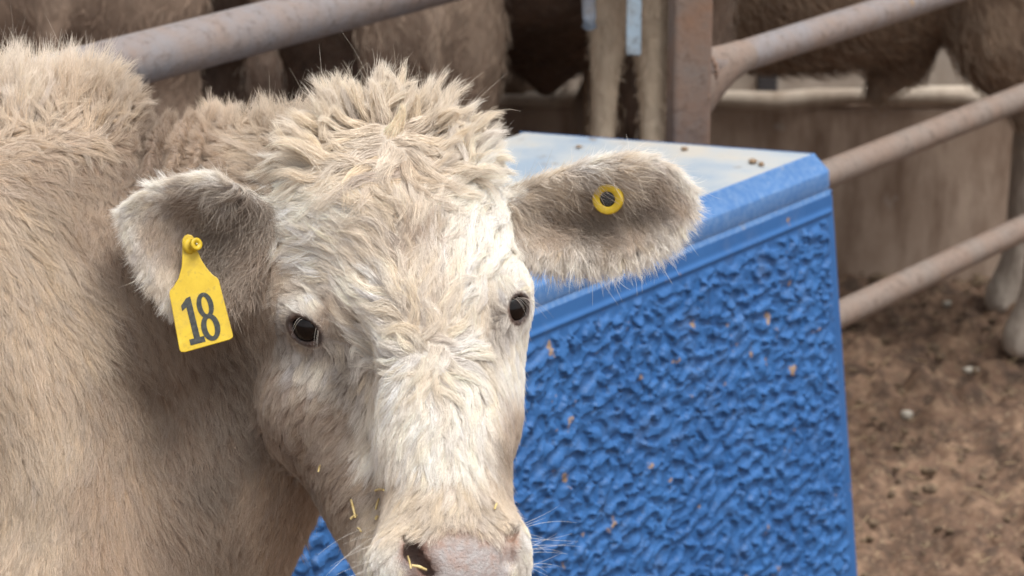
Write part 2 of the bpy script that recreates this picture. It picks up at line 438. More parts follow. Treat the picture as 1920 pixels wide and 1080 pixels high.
    for a in np.linspace(0, 1, 9):
        th = a*math.pi/2; c0 = C + d*rc - n*rc
        nn = n*math.cos(th) + ne*math.sin(th); path.append(c0 + nn*rc); nr.append(nn)
    end0 = C - n*rc; Bc = C + Wv
    for t in np.linspace(0.05, 1, 30): path.append(end0 + (Bc-end0)*t); nr.append(ne)
    path = [np.array([p[0], p[1], ZT]) for p in path]
    sweep(prof, path, 'rim', rimm.m, nr)
    # --- lid (slightly dished)
    A0 = C - n*0.0216 + d*0.0216; nu, nvv = 60, 30
    V = []
    for a in range(nvv+1):
        for b in range(nu+1):
            t, w = b/nu, a/nvv
            V.append(A0 + d*(L-0.03)*t + (Wv*0.985+n*0.0216)*w + up*(0.0005 - 0.004*math.sin(math.pi*w)*math.sin(math.pi*min(1, t*1.2)) + ZT - A0[2]))
    F = [[a*(nu+1)+b, a*(nu+1)+b+1, (a+1)*(nu+1)+b+1, (a+1)*(nu+1)+b] for a in range(nvv) for b in range(nu)]
    mesh_obj('lid', V, F, lid.m, r)
    # --- the other walls and the foot
    def q(s, w, z): 
        k = (ZT-0.05-z)
        p = C + d*s + Wv*w; p = p + n*0.07*k*(1 if w == 0 else -1)*0.9 - d*0.035*k*(1 if s == 0 else -1); return np.array([p[0], p[1], z])
    zt, zb = ZT-0.05, -0.01
    V = [q(0, 0, zt), q(0, 1, zt), q(L, 1, zt), q(L, 0, zt), q(0, 0, zb), q(0, 1, zb), q(L, 1, zb), q(L, 0, zb)]
    V = [x - n*0.004 for x in V]
    mesh_obj('shell', V, [[0, 1, 5, 4], [1, 2, 6, 5], [2, 3, 7, 6], [3, 0, 4, 7], [0, 3, 2, 1]], rimm.m, r, False)
    # clods on the lid
    tag(r, 'blue plastic livestock waterer with wrinkled moulded front and dusty pale lid', 'waterer')
    clod = NT('dry_clod').set(Base_Color=(0.24, 0.165, 0.105), Roughness=0.9).m
    for k, (px, py, rad) in enumerate(((1412, 304, 0.0065), (1428, 309, 0.005), (1284, 280, 0.005), (1086, 276, 0.004))):
        p = hit_z(px, py, ZT+0.002); v, f = rock(p + [0, 0, 0.001], rad, 0.5, 60+k)
        o = mesh_obj('dirt_clod', v, f, clod, base=p)
        tag(o, ['larger dry clod on the lid near the front rim of the blue waterer', 'smaller dry clod touching the larger clod on the blue lid',
                'single brown clod on the blue lid above the right ear', 'dark crumb on the blue lid near the calf\'s topknot'][k], 'dirt clod', 'dirt clods on the blue lid')
    return r
build_box()

# ------------------------------------------------------------------ signed-distance modelling
def smin(a, b, k):
    h = np.clip(0.5 + 0.5*(b-a)/k, 0, 1); return b + (a-b)*h - k*h*(1-h)
def smax(a, b, k): return -smin(-a, -b, k)
def ell(p, c, r, M=None):
    q = p - np.asarray(c, np.float32)
    if M is not None: q = q @ np.asarray(M, np.float32)
    r = np.asarray(r, np.float32); k0 = np.sqrt(((q/r)**2).sum(-1)) + 1e-6; k1 = np.sqrt(((q/(r*r))**2).sum(-1)) + 1e-9
    return k0*(k0-1)/k1
def rcone(p, a, b, ra, rb):
    a = np.asarray(a, np.float32); ba = np.asarray(b, np.float32)-a
    t = np.clip(((p-a)@ba)/(ba@ba), 0, 1); return np.sqrt(((p-a-t[..., None]*ba)**2).sum(-1)) - (ra + (rb-ra)*t)
def poly2(u, v, P):                                # signed distance to a polygon
    P = np.asarray(P, np.float32); d = np.full(u.shape, 1e9, np.float32); s = np.ones(u.shape, np.float32)
    n = len(P)
    for i in range(n):
        a, b = P[i], P[i-1]; e = b-a; wu, wv = u-a[0], v-a[1]
        t = np.clip((wu*e[0]+wv*e[1])/(e@e), 0, 1); d = np.minimum(d, (wu-e[0]*t)**2+(wv-e[1]*t)**2)
        c1 = v >= a[1]; c2 = v < b[1]; c3 = e[0]*wv > e[1]*wu
        fl = (c1 & c2 & c3) | (~c1 & ~c2 & ~c3); s = np.where(fl, -s, s)
    return s*np.sqrt(d)

class Field:                                        # sparse evaluation of a distance function on a dense grid
    def __init__(s, fn, lo, hi, vox, coarse=4):
        s.lo = np.asarray(lo, np.float32); s.vox = vox; s.fn = fn
        nb = np.ceil((np.asarray(hi)-s.lo)/(vox*coarse)).astype(int); n = nb*coarse
        c = [s.lo[i] + (np.arange(nb[i])+0.5)*vox*coarse for i in range(3)]
        G = np.stack(np.meshgrid(*c, indexing='ij'), -1).reshape(-1, 3).astype(np.float32)
        cd = s.ev(G).reshape(nb)
        s.g = np.repeat(np.repeat(np.repeat(cd, coarse, 0), coarse, 1), coarse, 2).astype(np.float32)
        act = np.argwhere(np.abs(cd) < vox*coarse*2.4)
        k = np.stack(np.meshgrid(*[np.arange(coarse)]*3, indexing='ij'), -1).reshape(-1, 3)
        for j in range(0, len(act), 20000):
            ix = (act[j:j+20000, None]*coarse + k[None]).reshape(-1, 3)
            s.g[ix[:, 0], ix[:, 1], ix[:, 2]] = s.ev((s.lo + (ix+0.5)*vox).astype(np.float32))
        s.n = np.array(s.g.shape)
    def ev(s, P):
        return np.concatenate([s.fn(P[i:i+400000]) for i in range(0, len(P), 400000)]) if len(P) else np.zeros(0, np.float32)
    def mesh(s):
        G = openvdb.FloatGrid(1e4); G.copyFromArray(s.g)
        v, q = G.convertToQuads(0.0)
        return s.lo + (np.asarray(v)+0.5)*s.vox, np.asarray(q)[:, ::-1]
    def at(s, P):
        x = (P-s.lo)/s.vox-0.5; x = np.clip(x, 0, s.n-1.001); i = x.astype(int); f = (x-i).astype(np.float32)
        r = 0
        for a in (0, 1):
            for b in (0, 1):
                for c in (0, 1):
                    w = (f[..., 0] if a else 1-f[..., 0])*(f[..., 1] if b else 1-f[..., 1])*(f[..., 2] if c else 1-f[..., 2])
                    r = r + w*s.g[i[..., 0]+a, i[..., 1]+b, i[..., 2]+c]
        return r
    def grad(s, P, e=None):
        e = e or s.vox*1.5
        G = np.stack([s.at(P+np.eye(3)[k]*e)-s.at(P-np.eye(3)[k]*e) for k in range(3)], -1)
        return G/(np.linalg.norm(G, axis=-1, keepdims=True)+1e-9)

def fill_mesh(name, v, q, mat, col=None, parent=None, base=np.zeros(3), alpha=None):
    me = bpy.data.meshes.new(name)
    me.vertices.add(len(v)); me.vertices.foreach_set('co', (v-base).astype(np.float32).ravel())
    me.loops.add(len(q)*4); me.loops.foreach_set('vertex_index', q.astype(np.int32).ravel())
    me.polygons.add(len(q)); me.polygons.foreach_set('loop_start', (np.arange(len(q))*4).astype(np.int32))
    me.polygons.foreach_set('loop_total', np.full(len(q), 4, np.int32))
    me.polygons.foreach_set('use_smooth', np.ones(len(q), bool))
    me.update(calc_edges=True); me.validate()
    if col is not None:
        a = me.attributes.new('tint', 'FLOAT_COLOR', 'POINT'); a.data.foreach_set('color', np.c_[col, np.ones(len(col)) if alpha is None else alpha].astype(np.float32).ravel())
    me.materials.append(mat)
    o = bpy.data.objects.new(name, me); COL.objects.link(o)
    if parent: o.parent = parent
    else: o.location = base
    return o

def hair_obj(name, pts, radii, mat, parent, base, col=None):     # pts (N,K,3) world
    N, K = pts.shape[:2]
    cv = bpy.data.hair_curves.new(name); cv.add_curves([K]*N)
    cv.attributes['position'].data.foreach_set('vector', (pts-base).astype(np.float32).ravel())
    a = cv.attributes.new('radius', 'FLOAT', 'POINT'); a.data.foreach_set('value', radii.astype(np.float32).ravel())
    if col is not None:
        a = cv.attributes.new('tint', 'FLOAT_COLOR', 'CURVE'); a.data.foreach_set('color', np.c_[col, np.ones(N)].astype(np.float32).ravel())
    cv.materials.append(mat)
    o = bpy.data.objects.new(name, cv); COL.objects.link(o); o.parent = parent
    return o

def fur_material(name, tipmix=0.25, under=(0.31, 0.235, 0.185)):
    m = NT(name); t = m.t
    at = m.n('ShaderNodeAttribute', attribute_name='tint'); ci = m.n('ShaderNodeHairInfo')
    tip = m.ramp(ci.outputs['Intercept'], [(0.0, g(0.0)), (0.45, g(0.35)), (1.0, g(1.0))])
    lighter = m.n('ShaderNodeMix', data_type='RGBA', blend_type='SCREEN'); lighter.inputs[0].default_value = tipmix
    m.l(at.outputs['Color'], lighter.inputs[6]); lighter.inputs[7].default_value = (0.75, 0.68, 0.58, 1)
    col = m.mix(tip, at.outputs['Color'], lighter.outputs[2])
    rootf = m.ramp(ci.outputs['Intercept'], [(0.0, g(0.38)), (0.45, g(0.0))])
    col = m.mix(rootf, col, under)  # darker roots: undercoat tone that also paints shade between the clumps
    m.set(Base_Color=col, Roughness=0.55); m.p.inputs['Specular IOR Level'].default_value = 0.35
    tr = m.n('ShaderNodeBsdfTranslucent'); m.l(col, tr.inputs['Color'])
    mx = m.n('ShaderNodeMixShader'); mx.inputs[0].default_value = 0.15
    m.l(m.p.outputs[0], mx.inputs[1]); m.l(tr.outputs[0], mx.inputs[2]); m.l(mx.outputs[0], m.out.inputs['Surface'])
    return m.m

# ------------------------------------------------------------------ the cattle behind (coarse bodies, metres, facing +x)
def cattle_field(sc=1.0, head_low=True, spread=0.0, lx=1.0, wy=1.0, lr=1.0, sheath=0.0, step=0.0, tail=True):
    def F(p):
        p = p/sc*np.array([1/lx, 1/wy, 1], np.float32)
        d = ell(p, (0, 0, 0.80), (0.62, 0.215, 0.27))
        d = smin(d, ell(p, (0.42, 0, 0.82), (0.24, 0.20, 0.29)), 0.10)
        d = smin(d, ell(p, (-0.47, 0, 0.86), (0.24, 0.21, 0.25)), 0.10)
        d = smin(d, ell(p, (0.05, 0, 0.66), (0.45, 0.19, 0.18)), 0.10)
        nz = 0.55 if head_low else 1.12
        d = smin(d, rcone(p, (0.5, 0, 0.9), (0.92, 0, nz+0.05), 0.19, 0.11), 0.10)
        d = smin(d, rcone(p, (0.95, 0, nz+0.05), (1.2, 0, nz-0.16), 0.115, 0.062), 0.06)
        for sy in (-1, 1):
            ay = p.copy(); ay[:, 1] *= sy; w = 0.10 + spread
            # fore leg
            d = smin(d, rcone(ay, (0.42, w, 0.62), (0.44-step*sy, w+0.02, 0.37), 0.085*lr, 0.048*lr), 0.06)
            d = smin(d, rcone(ay, (0.44-step*sy, w+0.02, 0.37), (0.44-step*sy, w+0.02, 0.10), 0.046*lr, 0.032*lr), 0.03)
            d = smin(d, rcone(ay, (0.44-step*sy, w+0.02, 0.10), (0.47-step*sy, w+0.02, 0.028), 0.036*lr, 0.045*lr), 0.02)
            # hind leg
            d = smin(d, rcone(ay, (-0.48, w, 0.75), (-0.44, w+0.02, 0.58), 0.15, 0.10), 0.07)
            d = smin(d, rcone(ay, (-0.44, w+0.02, 0.58), (-0.60, w+0.02, 0.40), 0.095, 0.052), 0.05)
            d = smin(d, rcone(ay, (-0.60, w+0.02, 0.40), (-0.575, w+0.02, 0.10), 0.050, 0.036), 0.03)
            d = smin(d, rcone(ay, (-0.575, w+0.02, 0.10), (-0.54, w+0.02, 0.028), 0.036, 0.045), 0.02)
            d = smin(d, rcone(ay, (0.93, 0.09, nz+0.09), (0.90, 0.21, nz+0.07), 0.03, 0.022), 0.03)
        if tail: d = smin(d, rcone(p, (-0.68, 0, 1.0), (-0.73, 0, 0.62), 0.035, 0.018), 0.04)
        if tail: d = smin(d, rcone(p, (-0.73, 0, 0.62), (-0.72, 0, 0.46), 0.028, 0.03), 0.02)
        d = smin(d, rcone(p, (sheath-0.05, 0, 0.51), (sheath+0.02, 0, 0.43), 0.07, 0.02), 0.06)
        return smax(d, -(p[:, 2]), 0.01)*sc*min(lx, wy, 1.0)
    return F

def cow_material(name, dark, mid, pale, legs):
    m = NT(name); s = m.n('ShaderNodeMapping'); s.inputs['Scale'].default_value = (1, 1, 0.35); m.l(m.co.outputs['Object'], s.inputs[0])
    a = m.noise(5, 5, 0.6); b = m.noise(60, 4, 0.6, s.outputs[0]); z = m.n('ShaderNodeSeparateXYZ'); m.l(m.co.outputs['Object'], z.inputs[0])
    col = m.ramp(a, [(0.3, dark), (0.52, mid), (0.75, pale)])
    mr = m.n('ShaderNodeMapRange'); mr.inputs['From Min'].default_value = 0.52; mr.inputs['From Max'].default_value = 0.38; m.l(z.outputs['Z'], mr.inputs['Value'])
    col = m.mix(mr.outputs[0], col, legs)
    col = m.mix(m.ramp(b, [(0.4, g(0)), (0.7, g(0.45))]), col, tuple(x*0.55 for x in mid))
    m.set(Base_Color=col, Roughness=0.8, Normal=m.bump(b, 0.7, 0.012)); return m.m

def cow_fur(o, v, q, fld, n, L, tint, seed):
    rr = np.random.default_rng(seed)
    ctr = v[q].mean(1); M = np.array(o.matrix_world); wc = ctr@M[:3, :3].T + M[:3, 3]
    top = np.where(ctr[:, 2] > 0.44)[0]; k = top[rr.integers(0, len(top), n)]; P = ctr[k] + rr.normal(0, 0.004, (n, 3)); N = fld.grad(P)
    t = np.array([-0.6, 0, -0.8]) + rr.normal(0, 0.35, (n, 3)); t -= N*(t*N).sum(-1, keepdims=True); t /= np.linalg.norm(t, axis=1, keepdims=True)
    K = 4; s = np.linspace(0, 1, K)[None, :, None]; LL = (L*rr.uniform(0.5, 1.3, n))[:, None, None]
    pts = P[:, None] + LL*(t[:, None]*s + N[:, None]*(0.55*s - 0.35*s*s))
    rad = np.broadcast_to(0.0008*(1-0.75*np.linspace(0, 1, K))[None], (n, K))
    col = np.array(tint)[None]*rr.uniform(0.5, 1.4, (n, 1))
    return hair_obj('coat', pts, rad, COW_FUR, o, np.zeros(3), col)

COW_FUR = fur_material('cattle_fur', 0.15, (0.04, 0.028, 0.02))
def add_cow(name_label, loc, heading, mat, sc=1.0, head_low=True, spread=0.0, fur=0, shape={}, tint=(0.1, 0.07, 0.05), L=0.03, seed=0):
    fld = Field(cattle_field(sc, head_low, spread, **shape), (-0.95*sc, -0.4*sc, -0.03), (1.4*sc, 0.4*sc, 1.4*sc), 0.0125)
    v, q = fld.mesh()
    o = fill_mesh('cow', v, q, mat); o.location = loc; o.rotation_euler = (0, 0, heading); bpy.context.view_layer.update()
    tag(o, name_label, 'cow', 'cattle standing behind the pipe fence')
    if fur and FUR > 0: cow_fur(o, v, q, fld, int(fur*FUR), L, tint, seed)
    return o

def build_herd():
    dark = cow_material('dark_brown_coat', (0.065, 0.041, 0.029), (0.13, 0.085, 0.06), (0.22, 0.15, 0.11), (0.09, 0.06, 0.043))
    brown = cow_material('brown_coat', (0.13, 0.086, 0.06), (0.245, 0.17, 0.122), (0.40, 0.295, 0.22), (0.12, 0.085, 0.065))
    tan = cow_material('tan_coat', (0.20, 0.14, 0.10), (0.37, 0.27, 0.20), (0.50, 0.38, 0.29), (0.18, 0.13, 0.10))
    cream = cow_material('cream_coat', (0.42, 0.33, 0.235), (0.52, 0.42, 0.31), (0.62, 0.52, 0.40), (0.60, 0.50, 0.38))
    side = cow_material('walnut_coat', (0.105, 0.066, 0.042), (0.18, 0.118, 0.078), (0.32, 0.225, 0.152), (0.50, 0.43, 0.36))
    def x_at(px, y, py=100): return hit_y(px, py, y)[0]
    up = math.pi/2
    add_cow('medium brown cow seen from behind above the calf\'s pale back', (x_at(90, 4.45), 4.98, 0), up, brown, 0.95, True, 0.0, 9000, dict(lx=0.75), (0.31, 0.215, 0.155), 0.03, 1)
    add_cow('very dark brown cow deep in shade behind the calf\'s neck and the thick rail', (x_at(500, 4.7), 5.08, 0), up, dark, 1.0, True, 0.0, 8000, dict(wy=1.15, lx=0.62), (0.09, 0.059, 0.041), 0.03, 2)
    add_cow('tan cow standing rear on between the thick rail and the calf\'s topknot', (x_at(785, 4.5), 5.0, 0), up+R(3), tan, 0.86, True, -0.02, 8000, dict(wy=0.62, lx=0.75), (0.43, 0.32, 0.235), 0.025, 3)
    add_cow('dark brown cow left of the cream legs and above the concrete ledge', (x_at(1030, 4.8), 5.1, 0), up, dark, 1.1, False, 0.07, 8000, dict(wy=0.95, lx=0.62, tail=False), (0.12, 0.078, 0.055), 0.03, 4)
    add_cow('cream cow whose two pale legs stand left of the square post', (x_at(1180, 4.6), 4.86, 0), -up, cream, 1.3, False, -0.012, 9000, dict(lx=0.42, wy=0.3, lr=1.0), (0.66, 0.55, 0.42), 0.02, 5)
    xr = x_at(1650, 5.15, 100)
    add_cow('dark brown shaggy cow standing side on behind the right hand rails', (xr-0.13, 5.12, 0), R(178), side, 1.06, True, 0.0, 22000, dict(lx=0.68, lr=0.75, sheath=-0.18, step=0.13), (0.28, 0.19, 0.125), 0.035, 6)
build_herd()

# ------------------------------------------------------------------ the calf: local pixel space u,v (photo scale at D0), w towards the camera
D0 = 2.40
SC = D0/FPX
def PP(px, py, w):                                  # local point seen at px,py when it lies w in front of the D0 plane
    k = (D0-w*SC)/D0; return (960+(px-960)*k, 540+(py-540)*k, w)
RIGHT = np.array([1.0, 0, 0]); UP = np.array([0, SA, CA]); FWD = np.array([0, CA, -SA])
def to_world(p):
    p = np.asarray(p, float)
    x = (p[..., 0:1]-960)*SC; y = (540-p[..., 1:2])*SC; z = D0-p[..., 2:3]*SC
    return np.array([0, 0, CAMH]) + x*RIGHT + y*UP + z*FWD
DOWN = np.array([0, CA, -SA])                       # world down in local axes (u,v,w)
def to_px(p):
    k = D0/(D0-p[..., 2]*SC); return np.stack([960+(p[..., 0]-960)*k, 540+(p[..., 1]-540)*k], -1)

EAR_L = [(222, 392), (262, 362), (330, 334), (395, 324), (450, 342), (500, 395), (508, 470), (486, 530), (440, 572), (385, 588), (330, 578), (285, 535), (252, 478), (232, 430)]
EAR_R = [(925, 372), (1040, 325), (1120, 298), (1195, 292), (1262, 312), (1302, 348), (1300, 392), (1278, 428), (1232, 462), (1175, 482), (1100, 486), (1030, 482), (925, 470)]
def ear_pts(P, w): return [PP(x, y, w)[:2] for x, y in P]
EL, ER = ear_pts(EAR_L, 0), ear_pts(EAR_R, -110)

def march(fn, px, py, w0=420):
    w = w0
    for _ in range(200):
        q = np.array([PP(px, py, w)], np.float32); dd = float(fn(q)[0])
        if dd < 0.4: break
        w -= max(dd*0.6, 0.3)
    q = np.array(PP(px, py, w))
    gr = np.array([float(fn(np.array([q+np.eye(3)[k]*2], np.float32))[0]-fn(np.array([q-np.eye(3)[k]*2], np.float32))[0]) for k in range(3)])
    return q, gr/np.linalg.norm(gr)

CREASES = []
def f_head(p):
    d = ell(p, PP(727, 430, -90), (223, 198, 215))
    d = smin(d, ell(p, PP(790, 585, -20), (202, 190, 165)), 70)
    d = smin(d, ell(p, PP(676, 650, -150), (166, 256, 205)), 70)          # jaw side
    d = smin(d, rcone(p, PP(800, 620, 40), PP(845, 960, 215), 150, 108), 60)
    d = smin(d, ell(p, PP(895, 760, -10), (82, 150, 140)), 50)
    d = smin(d, ell(p, PP(837, 1072, 235), (134, 132, 128)), 50)          # muzzle
    d = smin(d, rcone(p, PP(660, 800, -90), PP(822, 1150, 150), 128, 92), 50)   # lower jaw
    d = smin(d, ell(p, PP(610, 585, 20), (80, 60, 70)), 45)               # brow, left of picture
    d = smin(d, ell(p, PP(938, 548, 0), (52, 50, 70)), 40)
    d = smin(d, ell(p, PP(730, 275, -60), (110, 60, 110)), 60)            # poll
    d = smin(d, ell(p, PP(572, 760, -60), (80, 105, 100)), 60)            # cheek muscle
    for pl in CREASES:
        for a, b in zip(pl[:-1], pl[1:]): d = smax(d, -rcone(p, a, b, 7, 7), 10)
    # hollow below each eye and beside the bridge
    d = smax(d, -ell(p, PP(655, 735, 150), (55, 120, 60)), 60)
    d = smin(d, ell(p, PP(745, 1062, 300), (52, 60, 50)), 30)             # nostril wings
    d = smin(d, ell(p, PP(958, 1045, 262), (34, 70, 50)), 30)
    return d

for line in ([(575, 440), (632, 510), (662, 580), (688, 648)], [(545, 505), (610, 565), (645, 632)], [(935, 440), (885, 520), (868, 602)], [(955, 470), (908, 540), (892, 622)], [(640, 430), (690, 500), (715, 580)]):
    CREASES.append([tuple(march(f_head, *q)[0]) for q in line])

def f_ear_l(p):
    q = poly2(p[:, 0], p[:, 1], EL)
    u, v = p[:, 0]-365, p[:, 1]-455
    ws = 15 - 62*np.exp(-((u-35)**2+(v-15)**2)/(85.0**2)) + 26*smooth01(-v, 40, 120) + 0.10*u
    d = smax(q+12, np.abs(p[:, 2]-ws)-13, 14)-8
    return d
def f_ear_r(p):
    q = poly2(p[:, 0], p[:, 1], ER)
    u, v = p[:, 0]-1110, p[:, 1]-390
    ws = -112 - 74*np.exp(-((u+30)**2/120.0**2+(v-20)**2/60.0**2)) + 30*smooth01(-v, 35, 105) - 0.12*u
    d = smax(q+12, np.abs(p[:, 2]-ws)-13, 14)-8
    return d

def f_body(p):
    d = rcone(p, PP(-60, 660, -420), (-1900, 720, -700), 440, 520)
    d = smin(d, rcone(p, PP(140, 352, -330), PP(-420, 420, -420), 195, 250), 60)       # withers
    d = smin(d, rcone(p, PP(20, 470, -260), PP(165, 1150, -240), 235, 235), 50)         # shoulder
    nk = rcone(p, PP(285, 560, -420), PP(600, 500, -250), 352, 280)
    rip = np.sin((p[:, 0]+0.12*(p[:, 1]-250)-300)/47*2*np.pi)*smooth01(p[:, 0], 205, 255)*smooth01(-p[:, 0], -430, -380)*smooth01(-p[:, 1], -460, -330)
    nk = nk + 0*rip
    d = smin(d, nk, 34)
    d = smin(d, rcone(p, PP(545, 650, -290), PP(215, 1240, -330), 190, 235), 50)        # throat to brisket
    d = d - 20*rip
    d = smin(d, ell(p, (-2050, 700, -720), (420, 520, 430)), 120)                       # rump
    return d

def leg(p, top, off_u, off_w, hind):
    t = np.array(top, float); dn = DOWN
    zw = lambda q: CAMH + (540-q[1])*SC*CA - (D0-q[2]*SC)*SA
    H = zw(t)/SC
    if hind:
        seq = [(0, 0, 210), (0.42, 60, 150), (0.60, -90, 78), (0.90, -45, 58), (0.985, 0, 68)]
    else:
        seq = [(0, 0, 190), (0.50, 10, 92), (0.66, 15, 78), (0.90, 5, 55), (0.985, 25, 66)]
    pts = [(t + dn*H*a + np.array([b, 0, 0]), r) for a, b, r in seq]
    d = None
    for (a, ra), (b, rb) in zip(pts[:-1], pts[1:]):
        e = rcone(p, a, b, ra, rb); d = e if d is None else smin(d, e, 30)
    return d
def f_legs(p):
    d = leg(p, (60, 1150, -200), 0, 0, False)
    d = smin(d, leg(p, (120, 1130, -560), 0, 0, False), 20)
    d = smin(d, leg(p, (-2080, 850, -500), 0, 0, True), 20)
    d = smin(d, leg(p, (-2080, 800, -940), 0, 0, True), 20)
    t0 = np.array((-2420., 480., -700.)); d = smin(d, rcone(p, t0, t0+DOWN*900, 60, 36), 30)
    d = smin(d, rcone(p, t0+DOWN*900, t0+DOWN*1250, 55, 60), 30)
    return d

EYES = {}
def f_un(p):
    d = smin(f_head(p), f_body(p), 55)
    d = smin(d, f_legs(p), 70)
    return d
for nm, px, py, tilt, size in (('l', 572, 618, 28, (32, 23)), ('r', 968, 578, 118, (25, 22))):
    q, nrm = march(f_un, px, py)
    nrm = nrm*0.8 + np.array([0, 0, 0.35]); nrm /= np.linalg.norm(nrm)
    e1 = np.array([math.cos(R(tilt)), math.sin(R(tilt)), 0]); e1 -= nrm*np.dot(e1, nrm); e1 /= np.linalg.norm(e1); e2 = np.cross(nrm, e1)
    EYES[nm] = (q, nrm, e1, e2, size)

def f_all(p):
    d = f_un(p)
    for (q, nrm, e1, e2, size) in EYES.values():
        c = q - nrm*30
        d = smin(d, ell(p, c, (47, 43, 47), np.stack([e1, e2, nrm], 1)), 22)
        Mx = np.stack([e1, e2, nrm], 1); o2 = size[1]*0.85
        slit = np.maximum(ell(p, q+nrm*10+e2*o2, (size[0]*1.16, size[1]*1.85, 34), Mx), ell(p, q+nrm*10-e2*o2, (size[0]*1.16, size[1]*1.85, 34), Mx))
        d = smax(d, -slit, 5)
    d = smin(d, f_ear_l(p), 26); d = smin(d, f_ear_r(p), 26)
    # nostrils
    n1 = np.minimum(rcone(p, PP(765, 1008, 318), PP(775, 1042, 330), 10, 20), rcone(p, PP(775, 1042, 330), PP(810, 1076, 345), 20, 12))
    d = smax(d, -n1, 9)
    n2 = np.minimum(rcone(p, PP(961, 986, 268), PP(952, 1018, 312), 13, 11), rcone(p, PP(952, 1018, 312), PP(955, 1052, 316), 11, 16))
    d = smax(d, -n2, 7)
    # mouth line
    return d

VOX = 7.0
CF = Field(f_all, (-2640, 20, -1340), (1400, 2680, 440), VOX)
cv_, cq_ = CF.mesh()
cv_ = cv_.astype(np.float32)

def region(P):                                      # 0 head, 1 left ear, 2 right ear, 3 body
    D = np.stack([CF_chunk(f, P) for f in (f_head, f_ear_l, f_ear_r, lambda p: np.minimum(f_body(p), f_legs(p)))], -1)
    D[:, 1:3] -= 6
    return D.argmin(-1)
def CF_chunk(f, P): return np.concatenate([f(P[i:i+400000].astype(np.float32)) for i in range(0, len(P), 400000)])

